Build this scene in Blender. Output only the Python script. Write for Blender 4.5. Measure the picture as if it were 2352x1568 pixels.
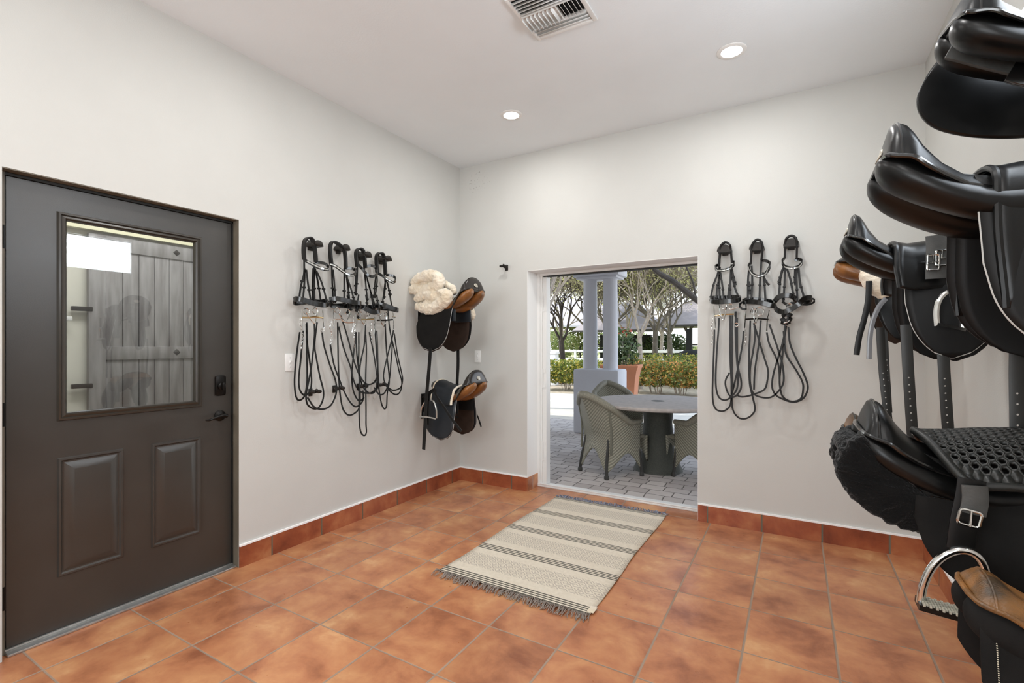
import bpy, bmesh, math, random
from math import sin, cos, pi, radians, sqrt, atan2, exp
from mathutils import Vector, Matrix, noise
for o in list(bpy.data.objects): bpy.data.objects.remove(o, do_unlink=True)
S = bpy.context.scene
COL = S.collection
random.seed(7)

# ------------------------------------------------------------------ camera, world, exposure
cam_d = bpy.data.cameras.new('camera'); cam = bpy.data.objects.new('camera', cam_d); COL.objects.link(cam)
cam.location = (2.845, -3.852, 1.313); cam.rotation_euler = (radians(90), 0, radians(30.33))
cam_d.sensor_width = 36.0; cam_d.lens = 17.064; cam_d.shift_y = 0.00402; cam_d.clip_start = 0.02; cam_d.clip_end = 300
S.camera = cam
vs = S.view_settings
vs.view_transform = 'Standard'; vs.look = 'None'; vs.gamma = 1; vs.use_curve_mapping = False; vs.exposure = -0.17

world = bpy.data.worlds.new('sky'); S.world = world; world.use_nodes = True
wn = world.node_tree; wn.nodes.clear()
w_out = wn.nodes.new('ShaderNodeOutputWorld'); w_bg = wn.nodes.new('ShaderNodeBackground')
w_tc = wn.nodes.new('ShaderNodeTexCoord'); w_sep = wn.nodes.new('ShaderNodeSeparateXYZ'); w_rmp = wn.nodes.new('ShaderNodeValToRGB')
wn.links.new(w_tc.outputs['Generated'], w_sep.inputs[0]); wn.links.new(w_sep.outputs['Z'], w_rmp.inputs[0])
w_rmp.color_ramp.elements[0].position = 0.0; w_rmp.color_ramp.elements[0].color = (1.0, 1.0, 1.0, 1)
w_rmp.color_ramp.elements[1].position = 0.5; w_rmp.color_ramp.elements[1].color = (0.62, 0.77, 1.0, 1)
wn.links.new(w_rmp.outputs[0], w_bg.inputs['Color']); w_bg.inputs['Strength'].default_value = 3.1
wn.links.new(w_bg.outputs[0], w_out.inputs[0])

def add_light(name, kind, loc, rot, power, color=(1, 1, 1), parent=None, **kw):
    l = bpy.data.lights.new(name, kind); l.energy = power; l.color = color
    for k, v in kw.items(): setattr(l, k, v)
    o = bpy.data.objects.new(name, l); COL.objects.link(o); o.location = loc; o.rotation_euler = rot
    if parent is not None: o.parent = parent
    return o
# the sun stands behind the building, over the left, and lights the garden only
sun = add_light('sun_light', 'SUN', (0, 0, 20), (0, 0, 0), 5.0, (1.0, 0.96, 0.89), angle=radians(0.6))
sun.rotation_euler = Vector((0.90, 0.28, -0.82)).to_track_quat('-Z', 'Y').to_euler()
# transom daylight, plus unseen fill lights added at the rear and in the corridor
add_light('rear_fill_light', 'AREA', (1.7, -5.93, 1.75), (radians(90), 0, 0), 54, (0.92, 0.97, 1.0), shape='RECTANGLE', size=1.9, size_y=1.3)
add_light('transom_window_daylight', 'AREA', (3.56, -2.12, 2.31), (0, radians(90), 0), 24, (0.86, 0.93, 1.0), shape='RECTANGLE', size=0.34, size_y=1.7)
add_light('corridor_fill_light', 'AREA', (-.75, -2.2, 2.96), (0, 0, 0), 46, (1, .97, .93), shape='RECTANGLE', size=.5, size_y=1.6)  # no fixture; added to brighten the corridor behind the door glass
LAMP_W = 10.0

# ------------------------------------------------------------------ tags and mesh building
def tag(o, label=None, cat=None, group=None, kind=None):
    if label: o['label'] = label
    if cat: o['category'] = cat
    if group: o['group'] = group
    if kind: o['kind'] = kind
    return o
def empty(name, loc, rz=0, label=None, cat=None, group=None):
    o = bpy.data.objects.new(name, None); COL.objects.link(o); o.location = loc; o.rotation_euler = (0, 0, rz); o.empty_display_size = .05
    return tag(o, label, cat, group)
def kids(o): return [c for c in bpy.data.objects if c.parent == o]
def copy_tree(o, parent=None):
    c = o.copy(); COL.objects.link(c)
    if parent is not None: c.parent = parent
    for ch in list(o.children): copy_tree(ch, c)
    return c
def to_local(p):      # world -> local matrix of a (not yet evaluated) object
    m = Matrix.Identity(4)
    while p is not None: m = Matrix.LocRotScale(p.location, p.rotation_euler, p.scale) @ m; p = p.parent
    return m.inverted()
def catmull(pts, n=6, closed=False):
    P = [Vector(p) for p in pts]
    if len(P) < 3: return [P[0].lerp(P[-1], i / n) for i in range(n + 1)]
    out = []
    m = len(P)
    rng = range(m) if closed else range(m - 1)
    for i in rng:
        p0 = P[(i - 1) % m] if (closed or i > 0) else P[0] * 2 - P[1]
        p1 = P[i]; p2 = P[(i + 1) % m]
        p3 = P[(i + 2) % m] if (closed or i < m - 2) else P[-1] * 2 - P[-2]
        for k in range(n):
            t = k / n
            out.append(0.5 * ((2 * p1) + (p2 - p0) * t + (2 * p0 - 5 * p1 + 4 * p2 - p3) * t * t + (3 * p1 - p0 - 3 * p2 + p3) * t ** 3))
    if not closed: out.append(P[-1])
    return out
class MB:
    def __init__(s): s.v = []; s.f = []; s.uv = {}
    def add(s, vs, fs):
        b = len(s.v); s.v += [Vector(p) for p in vs]; s.f += [tuple(b + i for i in f) for f in fs]; return b
    def box(s, a, b, bev=0.0):
        x0, y0, z0 = [min(p, q) for p, q in zip(a, b)]; x1, y1, z1 = [max(p, q) for p, q in zip(a, b)]
        if bev <= 0:
            s.add([(x0, y0, z0), (x1, y0, z0), (x1, y1, z0), (x0, y1, z0), (x0, y0, z1), (x1, y0, z1), (x1, y1, z1), (x0, y1, z1)],
                  [(3, 2, 1, 0), (4, 5, 6, 7), (0, 1, 5, 4), (1, 2, 6, 5), (2, 3, 7, 6), (3, 0, 4, 7)]); return s
        bm = bmesh.new(); r = bmesh.ops.create_cube(bm, size=1)
        for v in bm.verts: v.co = Vector(((x0 + x1) / 2 + v.co.x * (x1 - x0), (y0 + y1) / 2 + v.co.y * (y1 - y0), (z0 + z1) / 2 + v.co.z * (z1 - z0)))
        bmesh.ops.bevel(bm, geom=bm.edges[:], offset=bev, segments=2, affect='EDGES', profile=0.5)
        bm.verts.index_update(); s.add([v.co.copy() for v in bm.verts], [[v.index for v in f.verts] for f in bm.faces]); bm.free(); return s
    def ring_loft(s, rings, closed_ring=True, cap0=True, cap1=True):
        n = len(rings[0]); b = len(s.v)
        for r in rings: s.v += [Vector(p) for p in r]
        for i in range(len(rings) - 1):
            for j in range(n if closed_ring else n - 1):
                k = (j + 1) % n
                s.f.append((b + i * n + j, b + i * n + k, b + (i + 1) * n + k, b + (i + 1) * n + j))
        if cap0: s.f.append(tuple(b + j for j in reversed(range(n))))
        if cap1: s.f.append(tuple(b + (len(rings) - 1) * n + j for j in range(n)))
        return s
    def tube(s, pts, r, n=8, smooth=0, closed=False, caps=True):
        P = catmull(pts, smooth, closed) if smooth else [Vector(p) for p in pts]
        m = len(P); rings = []
        T0 = (P[1] - P[0]).normalized(); ref = Vector((0, 0, 1)) if abs(T0.z) < .9 else Vector((1, 0, 0))
        N = (ref - T0 * ref.dot(T0)).normalized()
        for i, p in enumerate(P):
            if closed: T = (P[(i + 1) % m] - P[i - 1])
            else: T = P[min(i + 1, m - 1)] - P[max(i - 1, 0)]
            if T.length < 1e-9: T = T0
            T = T.normalized(); N = N - T * N.dot(T)
            if N.length < 1e-6: N = T.orthogonal()
            N.normalize(); B = T.cross(N)
            if isinstance(r, (list, tuple)):
                t = i / max(1, m - 1) * (len(r) - 1); k = min(int(t), len(r) - 2); rr = r[k] + (r[k + 1] - r[k]) * (t - k)
            elif callable(r): rr = r(i / max(1, m - 1))
            else: rr = r
            rings.append([p + (N * cos(2 * pi * j / n) + B * sin(2 * pi * j / n)) * rr for j in range(n)])
        if closed: rings.append(rings[0]); s.ring_loft(rings, True, False, False)
        else: s.ring_loft(rings, True, caps, caps)
        return s
    def strap(s, pts, w, t, normal=None, up=None, smooth=6, taper=None, uv=False):
        P = catmull(pts, smooth) if smooth else [Vector(p) for p in pts]
        m = len(P); rings = []; L = 0; us = []
        sec = [(-.5, -.25), (-.44, -.5), (.44, -.5), (.5, -.25), (.5, .25), (.44, .5), (-.44, .5), (-.5, .25)]
        lastW = None
        for i, p in enumerate(P):
            T = (P[min(i + 1, m - 1)] - P[max(i - 1, 0)]).normalized()
            if up is not None:
                W = Vector(up) - T * Vector(up).dot(T)
                if W.length < 1e-3: W = lastW or T.orthogonal()
                W.normalize(); N = T.cross(W)
            else:
                N = Vector(normal) - T * Vector(normal).dot(T)
                if N.length < 1e-3: N = T.orthogonal()
                N.normalize(); W = N.cross(T)
            if lastW is not None and W.dot(lastW) < 0: W = -W; N = -N
            lastW = W
            k = 1.0
            if taper: k = taper(i / (m - 1))
            rings.append([p + W * (a * w * k) + N * (b * t) for a, b in sec])
            if i: L += (P[i] - P[i - 1]).length
            us.append(L)
        b0 = len(s.v)
        s.ring_loft(rings)
        if uv:
            for i in range(m):
                for j, (a, b) in enumerate(sec): s.uv[b0 + i * 8 + j] = (a + .5, us[i])
        return s
    def lathe(s, prof, c=(0, 0, 0), n=24, axis='Z', caps=True):
        rings = []
        for r, h in prof:
            ring = []
            for j in range(n):
                a = 2 * pi * j / n; x, y = r * cos(a), r * sin(a)
                p = (x, y, h) if axis == 'Z' else ((h, x, y) if axis == 'X' else (y, h, x))
                ring.append(Vector(c) + Vector(p))
            rings.append(ring)
        return s.ring_loft(rings, True, caps, caps)
    def ball(s, c, r, n=12, m=8, fn=None):
        r = (r, r, r) if not isinstance(r, (tuple, list)) else r
        rings = []
        for i in range(m + 1):
            th = pi * (i / m); k = max(sin(th), 1e-3)
            rings.append([Vector((c[0] + r[0] * k * cos(2 * pi * j / n), c[1] + r[1] * k * sin(2 * pi * j / n), c[2] - r[2] * cos(th))) for j in range(n)])
        return s.ring_loft(rings, True, True, True)
    def grid(s, fn, nu, nv, uv=False):
        b = len(s.v)
        for i in range(nu + 1):
            for j in range(nv + 1):
                s.v.append(Vector(fn(i / nu, j / nv)))
                if uv: s.uv[len(s.v) - 1] = (i / nu, j / nv)
        for i in range(nu):
            for j in range(nv):
                a = b + i * (nv + 1) + j; s.f.append((a, a + nv + 1, a + nv + 2, a + 1))
        return s
    def prism(s, poly, a, b, axis='Z'):
        def mk(p, h): return {'Z': (p[0], p[1], h), 'Y': (p[0], h, p[1]), 'X': (h, p[0], p[1])}[axis]
        n = len(poly)
        s.add([mk(p, a) for p in poly] + [mk(p, b) for p in poly],
              [tuple(reversed(range(n))), tuple(range(n, 2 * n))] + [(i, (i + 1) % n, n + (i + 1) % n, n + i) for i in range(n)])
        return s
    def build(s, name, mat, parent=None, sharp=38, solid=0, disp=None, sub=0, world=False, flat=False):
        me = bpy.data.meshes.new(name)
        if world and parent is not None:
            k = to_local(parent); s.v = [k @ v for v in s.v]
        me.from_pydata([tuple(v) for v in s.v], [], s.f); me.validate()
        bm = bmesh.new(); bm.from_mesh(me); bmesh.ops.recalc_face_normals(bm, faces=bm.faces[:])
        if s.uv:
            lay = bm.loops.layers.uv.new('UVMap'); bm.verts.ensure_lookup_table()
            for f in bm.faces:
                for l in f.loops: l[lay].uv = s.uv.get(l.vert.index, (0, 0))
        bm.to_mesh(me); bm.free()
        me.materials.append(mat)
        if not flat: me.shade_smooth(); me.set_sharp_from_angle(angle=radians(sharp))
        o = bpy.data.objects.new(name, me); COL.objects.link(o)
        if parent is not None: o.parent = parent
        if solid: md = o.modifiers.new('thickness', 'SOLIDIFY'); md.thickness = solid; md.offset = 0
        if sub: md = o.modifiers.new('smooth', 'SUBSURF'); md.levels = sub; md.render_levels = sub
        if disp:
            tx = bpy.data.textures.new(name + '_noise', 'CLOUDS'); tx.noise_scale = disp[1]
            md = o.modifiers.new('fluff', 'DISPLACE'); md.texture = tx; md.strength = disp[0]; md.texture_coords = 'LOCAL'
        return o

# ------------------------------------------------------------------ materials
def nt(name):
    m = bpy.data.materials.new(name); m.use_nodes = True; t = m.node_tree; t.nodes.clear()
    return m, t
def N(t, k, **kw):
    n = t.nodes.new(k)
    for a, b in kw.items():
        if a in n.inputs.keys() if isinstance(a, str) else False: n.inputs[a].default_value = b
        else: setattr(n, a, b)
    return n
def L(t, a, b): t.links.new(a, b)
def rgb(r, g, b):
    f = lambda c: (c / 255 / 12.92) if c / 255 <= .04045 else ((c / 255 + .055) / 1.055) ** 2.4
    return (f(r), f(g), f(b), 1)
def mat(name, col, rough=.5, metal=0, var=0.0, scale=20, bump=0.0, bscale=80, coat=0, spec=.5, sheen=0, detail=4, stretch=None, col2=None):
    m, t = nt(name)
    out = N(t, 'ShaderNodeOutputMaterial'); p = N(t, 'ShaderNodeBsdfPrincipled'); L(t, p.outputs[0], out.inputs[0])
    p.inputs['Base Color'].default_value = col; p.inputs['Roughness'].default_value = rough; p.inputs['Metallic'].default_value = metal
    p.inputs['Specular IOR Level'].default_value = spec; p.inputs['Coat Weight'].default_value = coat; p.inputs['Coat Roughness'].default_value = .12
    p.inputs['Sheen Weight'].default_value = sheen
    tc = N(t, 'ShaderNodeTexCoord'); vec = tc.outputs['Object']
    if stretch:
        mp = N(t, 'ShaderNodeMapping'); mp.inputs['Scale'].default_value = stretch; L(t, vec, mp.inputs[0]); vec = mp.outputs[0]
    if var or col2:
        n = N(t, 'ShaderNodeTexNoise'); n.inputs['Scale'].default_value = scale; n.inputs['Detail'].default_value = detail; L(t, vec, n.inputs['Vector'])
        r = N(t, 'ShaderNodeValToRGB'); L(t, n.outputs['Fac'], r.inputs[0])
        c2 = col2 or tuple(c * (1 - var) for c in col[:3]) + (1,)
        r.color_ramp.elements[0].position = .35; r.color_ramp.elements[0].color = c2
        r.color_ramp.elements[1].position = .65; r.color_ramp.elements[1].color = col
        L(t, r.outputs[0], p.inputs['Base Color'])
        mr = N(t, 'ShaderNodeMapRange'); mr.inputs['To Min'].default_value = rough * .85; mr.inputs['To Max'].default_value = min(1, rough * 1.2); L(t, n.outputs['Fac'], mr.inputs[0]); L(t, mr.outputs[0], p.inputs['Roughness'])
    if bump:
        n2 = N(t, 'ShaderNodeTexNoise'); n2.inputs['Scale'].default_value = bscale; n2.inputs['Detail'].default_value = 3; L(t, vec, n2.inputs['Vector'])
        b = N(t, 'ShaderNodeBump'); b.inputs['Strength'].default_value = bump; b.inputs['Distance'].default_value = .004; L(t, n2.outputs['Fac'], b.inputs['Height']); L(t, b.outputs[0], p.inputs['Normal'])
    return m
def mathn(t, op, a, b=None, c=None):
    n = N(t, 'ShaderNodeMath'); n.operation = op
    for i, x in enumerate((a, b, c)):
        if x is None: continue
        if isinstance(x, (int, float)): n.inputs[i].default_value = x
        else: L(t, x, n.inputs[i])
    return n.outputs[0]
def mixc(t, fac, a, b):
    n = N(t, 'ShaderNodeMix'); n.data_type = 'RGBA'
    for i, x in ((0, fac), (6, a), (7, b)):
        if hasattr(x, 'links'): L(t, x, n.inputs[i])
        else: n.inputs[i].default_value = x
    return n.outputs[2]
M = {}
M['wall'] = mat('painted_wall', rgb(204, 204, 200), .75, var=.03, scale=3, bump=.12, bscale=160)
M['wall_white'] = mat('white_jamb_paint', rgb(240, 240, 238), .5, bump=.04)
M['ceiling'] = mat('ceiling_paint', rgb(234, 239, 242), .85, var=.03, scale=2, bump=.15, bscale=90)
M['white'] = mat('white_plastic', rgb(236, 236, 234), .35)
M['white_metal'] = mat('white_enamel', rgb(228, 228, 226), .4)
M['caulk'] = mat('white_caulk', rgb(250, 250, 250), .5)
M['door'] = mat('dark_brown_door_paint', rgb(54, 51, 47), .33, var=.12, scale=6, bump=.1, bscale=300, spec=.75)
M['door_trim'] = mat('dark_brown_glazing_bead', rgb(50, 45, 38), .3, var=.15, scale=12, spec=.6)
M['jamb'] = mat('brown_jamb_paint', rgb(112, 104, 90), .5, var=.2, scale=8, bump=.2, bscale=60)
M['seal'] = mat('black_door_seal', rgb(22, 22, 20), .6)
M['alu'] = mat('aluminium_sill', rgb(190, 190, 188), .3, metal=.8, var=.15, scale=30)
M['black_metal'] = mat('oil_rubbed_bronze', rgb(30, 28, 26), .35, metal=.7)
M['iron'] = mat('dark_cast_iron', rgb(38, 34, 30), .5, metal=.3, bump=.4, bscale=120)
M['chrome'] = mat('chrome', rgb(215, 215, 212), .12, metal=1)
M['brass'] = mat('brass', rgb(206, 190, 148), .2, metal=1)
M['dark'] = mat('black_duct_shade', rgb(14, 14, 14), .8)  # stands in for the shade inside the vent duct
M['leather'] = mat('black_leather', rgb(11, 11, 11), .33, var=.25, scale=14, bump=.03, bscale=500, spec=.32)
M['leather_flap'] = mat('matt_black_flap_leather', rgb(11, 11, 11), .5, var=.25, scale=14, bump=.04, bscale=500, spec=.28)
M['leather_shiny'] = mat('black_patent_leather', rgb(14, 14, 14), .16, spec=.6, coat=.4)
M['bridle'] = mat('black_bridle_leather', rgb(19, 18, 17), .4, spec=.35, var=.25, scale=40, bump=.05, bscale=400)
M['bridle_pad'] = mat('padded_patent_noseband_leather', rgb(16, 16, 15), .2, coat=.3)
M['suede'] = mat('black_suede', rgb(30, 29, 28), .95, var=.35, scale=12, spec=.15, bump=.2, bscale=420)
M['suede_grey'] = mat('grey_worn_leather', rgb(70, 70, 68), .5, var=.3, scale=30, bump=.15, bscale=200)
M['suede_brown'] = mat('dark_brown_lining_suede', rgb(62, 50, 43), .9, var=.3, scale=18, spec=.2)
M['navy'] = mat('blue_black_leather', rgb(27, 33, 40), .42, var=.3, scale=9, bump=.05, bscale=400)
M['tan'] = mat('tan_panel_leather', rgb(150, 98, 48), .3, col2=rgb(98, 62, 32), var=.4, scale=10, bump=.04, bscale=400)
M['brown_top'] = mat('dark_brown_seat_leather', rgb(42, 37, 33), .25, var=.3, scale=12, bump=.03, bscale=400)
M['oldbrown'] = mat('worn_brown_leather', rgb(142, 96, 48), .3, col2=rgb(62, 47, 30), var=.5, scale=9, bump=.4, bscale=160, stretch=(1, 1.5, 1.5))
M['piping'] = mat('pale_grey_piping', rgb(188, 188, 184), .35)
M['strap_grey'] = mat('grey_patent_strap', rgb(120, 121, 124), .2)
M['thread'] = mat('cream_thread', rgb(200, 192, 170), .7)
M['badge'] = mat('silver_badge', rgb(196, 190, 176), .3, metal=.6)
M['fleece'] = mat('cream_sheepskin', rgb(240, 230, 212), .95, col2=rgb(222, 206, 180), var=.2, scale=7, bump=1.0, bscale=130, sheen=.6)
M['fleece_black'] = mat('black_sheepskin', rgb(17, 17, 17), .98, var=.4, scale=20, bump=1.0, bscale=170, sheen=.15, spec=.1)
M['gel'] = mat('black_gel_rubber', rgb(26, 27, 25), .42, bump=.1, bscale=200)
M['rubber'] = mat('grey_rubber_tread', rgb(170, 165, 150), .7, bump=.4, bscale=200)
M['terracotta'] = mat('terracotta_pot', rgb(186, 122, 88), .8, var=.12, scale=5, bump=.2)
M['stucco'] = mat('white_stucco', rgb(200, 201, 206), .85, var=.04, scale=6, bump=.3, bscale=60)
M['stone'] = mat('grey_stone_table_top', rgb(182, 174, 168), .7, var=.18, scale=22, bump=.2, bscale=120)
M['concrete'] = mat('pale_concrete_path', rgb(206, 200, 188), .9, var=.18, scale=2.2, bump=.2)
M['grass'] = mat('dry_lawn', rgb(150, 158, 92), .95, col2=rgb(182, 176, 120), var=.3, scale=.6, bump=.4, bscale=8)
M['soil'] = mat('leaf_litter', rgb(190, 174, 150), .95, var=.4, scale=7, bump=.5, bscale=30)
M['bark'] = mat('grey_brown_bark', rgb(108, 100, 90), .9, var=.4, scale=8, bump=.6, bscale=30)
M['bark_dark'] = mat('dark_bark', rgb(70, 62, 54), .9, var=.4, scale=8, bump=.6, bscale=30)
M['fence_white'] = mat('white_fence_paint', rgb(240, 240, 240), .6)
M['fence_dark'] = mat('dark_fence_rail', rgb(70, 68, 64), .8)
M['roof'] = mat('pale_grey_roof', rgb(176, 168, 170), .8, var=.1, scale=4)
M['blackpaint'] = mat('black_painted_wood', rgb(24, 24, 24), .7)
M['rattan_dark'] = mat('dark_chair_foot', rgb(44, 42, 38), .6)
M['wicker_dark'] = mat('dark_olive_wicker', rgb(70, 72, 64), .7, var=.4, scale=90, bump=.6, bscale=150)
M['pole'] = mat('olive_cane_pole', rgb(112, 110, 96), .5, var=.2, scale=40)
def leaf_mat(name, c1, c2, c3):
    m, t = nt(name); out = N(t, 'ShaderNodeOutputMaterial'); p = N(t, 'ShaderNodeBsdfPrincipled')
    g = N(t, 'ShaderNodeNewGeometry'); r = N(t, 'ShaderNodeValToRGB'); L(t, g.outputs['Random Per Island'], r.inputs[0])
    r.color_ramp.elements[0].color = c1; r.color_ramp.elements[1].color = c3; e = r.color_ramp.elements.new(.5); e.color = c2
    L(t, r.outputs[0], p.inputs['Base Color']); p.inputs['Roughness'].default_value = .55
    tr = N(t, 'ShaderNodeBsdfTranslucent'); L(t, r.outputs[0], tr.inputs[0])
    mx = N(t, 'ShaderNodeMixShader'); mx.inputs[0].default_value = .45; L(t, p.outputs[0], mx.inputs[1]); L(t, tr.outputs[0], mx.inputs[2]); L(t, mx.outputs[0], out.inputs[0])
    return m
M['leaf_tree'] = leaf_mat('spring_tree_leaves', rgb(186, 190, 112), rgb(222, 222, 158), rgb(206, 194, 166))
M['leaf_hedge'] = leaf_mat('hedge_leaves', rgb(70, 86, 40), rgb(130, 146, 62), rgb(214, 190, 92))
M['leaf_red'] = leaf_mat('hedge_leaves_with_orange_tips', rgb(62, 78, 40), rgb(128, 140, 66), rgb(206, 140, 80))
M['leaf_dark'] = leaf_mat('dark_shrub_leaves', rgb(40, 56, 34), rgb(82, 100, 62), rgb(120, 134, 90))
M['leaf_far'] = leaf_mat('far_tree_leaves', rgb(110, 126, 70), rgb(150, 164, 100), rgb(190, 186, 140))
M['twig'] = mat('pale_twigs', rgb(172, 160, 146), .9, var=.3, scale=10)
M['flower'] = mat('red_flower', rgb(200, 60, 50), .6)

def tile_mat(name, ax, ay, px_, py_, ox, oy, gx, gy, grout, dark=False):
    """terracotta tiles: ax, ay = object axes used as the two tile directions; p = pitch, o = origin, g = joint width"""
    m, t = nt(name); out = N(t, 'ShaderNodeOutputMaterial'); p = N(t, 'ShaderNodeBsdfPrincipled'); L(t, p.outputs[0], out.inputs[0])
    tc = N(t, 'ShaderNodeTexCoord'); sp = N(t, 'ShaderNodeSeparateXYZ'); L(t, tc.outputs['Object'], sp.inputs[0])
    u = mathn(t, 'DIVIDE', mathn(t, 'SUBTRACT', sp.outputs[ax], ox), px_)
    v = mathn(t, 'DIVIDE', mathn(t, 'SUBTRACT', sp.outputs[ay], oy), py_)
    def joint(w, g, pitch):
        fr = mathn(t, 'FRACT', mathn(t, 'ADD', w, 0.5)); d = mathn(t, 'ABSOLUTE', mathn(t, 'SUBTRACT', fr, 0.5))
        d = mathn(t, 'MULTIPLY', d, pitch)
        mr = N(t, 'ShaderNodeMapRange'); mr.interpolation_type = 'SMOOTHSTEP'; mr.inputs[1].default_value = g * .5; mr.inputs[2].default_value = g * .5 + .004; mr.inputs[3].default_value = 1; mr.inputs[4].default_value = 0
        L(t, d, mr.inputs[0]); return mr.outputs[0]
    ju = joint(u, gx, px_); jv = joint(v, gy, py_)
    j = mathn(t, 'MAXIMUM', ju, jv)
    cb = N(t, 'ShaderNodeCombineXYZ'); L(t, mathn(t, 'FLOOR', u), cb.inputs[0]); L(t, mathn(t, 'FLOOR', v), cb.inputs[1])
    wn_ = N(t, 'ShaderNodeTexWhiteNoise'); L(t, cb.outputs[0], wn_.inputs['Vector'])
    # cloudy glaze, shifted from tile to tile
    vm = N(t, 'ShaderNodeVectorMath'); vm.operation = 'MULTIPLY_ADD'; L(t, wn_.outputs['Color'], vm.inputs[0]); vm.inputs[1].default_value = (9, 9, 9); L(t, tc.outputs['Object'], vm.inputs[2])
    n1 = N(t, 'ShaderNodeTexNoise'); n1.inputs['Scale'].default_value = 4.5; n1.inputs['Detail'].default_value = 6; n1.inputs['Roughness'].default_value = .6; n1.inputs['Distortion'].default_value = .25; L(t, vm.outputs[0], n1.inputs['Vector'])
    r = N(t, 'ShaderNodeValToRGB'); L(t, n1.outputs['Fac'], r.inputs[0])
    cols = [(.30, (136, 82, 56)), (.47, (172, 113, 78)), (.6, (187, 132, 91)), (.75, (206, 160, 115))]
    if dark: cols = [(.3, (118, 58, 38)), (.47, (146, 78, 50)), (.6, (162, 98, 64)), (.75, (178, 124, 84))]
    while len(r.color_ramp.elements) < 4: r.color_ramp.elements.new(.5)
    for e, (a, c) in zip(r.color_ramp.elements, cols): e.position = a; e.color = rgb(*c)
    hs = N(t, 'ShaderNodeHueSaturation'); L(t, r.outputs[0], hs.inputs['Color'])
    mrv = N(t, 'ShaderNodeMapRange'); mrv.inputs[3].default_value = 1.02; mrv.inputs[4].default_value = 1.22; L(t, wn_.outputs['Value'], mrv.inputs[0]); L(t, mrv.outputs[0], hs.inputs['Value'])
    n2 = N(t, 'ShaderNodeTexNoise'); n2.inputs['Scale'].default_value = 3; L(t, tc.outputs['Object'], n2.inputs['Vector'])
    gr = mixc(t, n2.outputs['Fac'], grout, tuple(c * .45 for c in grout[:3]) + (1,))
    L(t, mixc(t, j, hs.outputs[0], gr), p.inputs['Base Color'])
    n3 = N(t, 'ShaderNodeTexNoise'); n3.inputs['Scale'].default_value = 26; n3.inputs['Detail'].default_value = 4; L(t, vm.outputs[0], n3.inputs['Vector'])
    mr2 = N(t, 'ShaderNodeMapRange'); mr2.inputs[3].default_value = .22; mr2.inputs[4].default_value = .42; L(t, n3.outputs['Fac'], mr2.inputs[0])
    L(t, mathn(t, 'ADD', mr2.outputs[0], mathn(t, 'MULTIPLY', j, .4)), p.inputs['Roughness'])
    h = mathn(t, 'SUBTRACT', mathn(t, 'MULTIPLY', n3.outputs['Fac'], .35), j)
    b = N(t, 'ShaderNodeBump'); b.inputs['Strength'].default_value = .35; b.inputs['Distance'].default_value = .004; L(t, h, b.inputs['Height']); L(t, b.outputs[0], p.inputs['Normal'])
    p.inputs['Specular IOR Level'].default_value = .45
    return m
GROUT = rgb(176, 152, 132)
M['floor'] = tile_mat('terracotta_floor_tiles', 0, 1, .3475, .390, .2142, -.7744, .0055, .0035, GROUT)
M['base_y'] = tile_mat('terracotta_base_tiles_left', 1, 2, .369, 5, -.509, -2.5, .006, .0, rgb(120, 108, 88), True)
M['base_x'] = tile_mat('terracotta_base_tiles_back', 0, 2, .3475, 5, .2595, -2.5, .006, .0, rgb(120, 116, 100), True)

# ------------------------------------------------------------------ room shell
RW, RH, RY = 3.53, 3.046, -6.0
def struct(name, mb, m, parent=None, **kw):
    o = mb.build(name, m, parent, **kw)
    if parent is None: o['kind'] = 'structure'
    return o
struct('floor', MB().box((-.12, RY, -.1), (RW + .12, .2, 0)), M['floor'], flat=True)
struct('ceiling', MB().box((-.12, RY - .12, RH), (RW + .12, .2, RH + .12)), M['ceiling'], flat=True)
DY0, DY1, DZ = -3.182, -2.1885, 2.057
struct('wall_left', MB().box((-.12, RY, 0), (0, DY0, RH)).box((-.12, DY1, 0), (0, 0, RH)).box((-.12, DY0, DZ), (0, DY1, RH)), M['wall'], flat=True)
OX0, OX1, OZ = .7505, 2.211, 1.989
def wall_back_mat():
    m = M['wall'].copy(); m.name = 'painted_wall_with_specks'; t = m.node_tree
    p = [n for n in t.nodes if n.type == 'BSDF_PRINCIPLED'][0]; src = p.inputs['Base Color'].links[0].from_socket
    tc = N(t, 'ShaderNodeTexCoord')
    d = N(t, 'ShaderNodeVectorMath'); d.operation = 'DISTANCE'; L(t, tc.outputs['Object'], d.inputs[0]); d.inputs[1].default_value = (.22, 0, 2.86)
    n = N(t, 'ShaderNodeTexNoise'); n.inputs['Scale'].default_value = 55; n.inputs['Detail'].default_value = 2; L(t, tc.outputs['Object'], n.inputs['Vector'])
    k = mathn(t, 'MULTIPLY', mathn(t, 'GREATER_THAN', n.outputs['Fac'], .655), mathn(t, 'LESS_THAN', d.outputs['Value'], .13))
    L(t, mixc(t, mathn(t, 'MULTIPLY', k, .6), src, rgb(90, 84, 78)), p.inputs['Base Color'])
    return m
struct('wall_back', MB().box((-.12, 0, 0), (OX0, .2, RH)).box((OX1, 0, 0), (RW + .12, .2, RH)).box((OX0, 0, OZ), (OX1, .2, RH)), wall_back_mat(), flat=True)
WY0, WY1, WZ0, WZ1 = -2.97, -1.27, 2.13, 2.49
struct('wall_right', MB().box((RW, RY, 0), (RW + .12, WY0, RH)).box((RW, WY1, 0), (RW + .12, 0, RH)).box((RW, WY0, 0), (RW + .12, WY1, WZ0)).box((RW, WY0, WZ1), (RW + .12, WY1, RH)), M['wall'], flat=True)
struct('wall_rear', MB().box((-.12, RY - .12, 0), (.7, RY, RH)).box((2.7, RY - .12, 0), (RW + .12, RY, RH)).box((.7, RY - .12, 0), (2.7, RY, 1.05)).box((.7, RY - .12, 2.45), (2.7, RY, RH)), M['wall'], flat=True)
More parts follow.
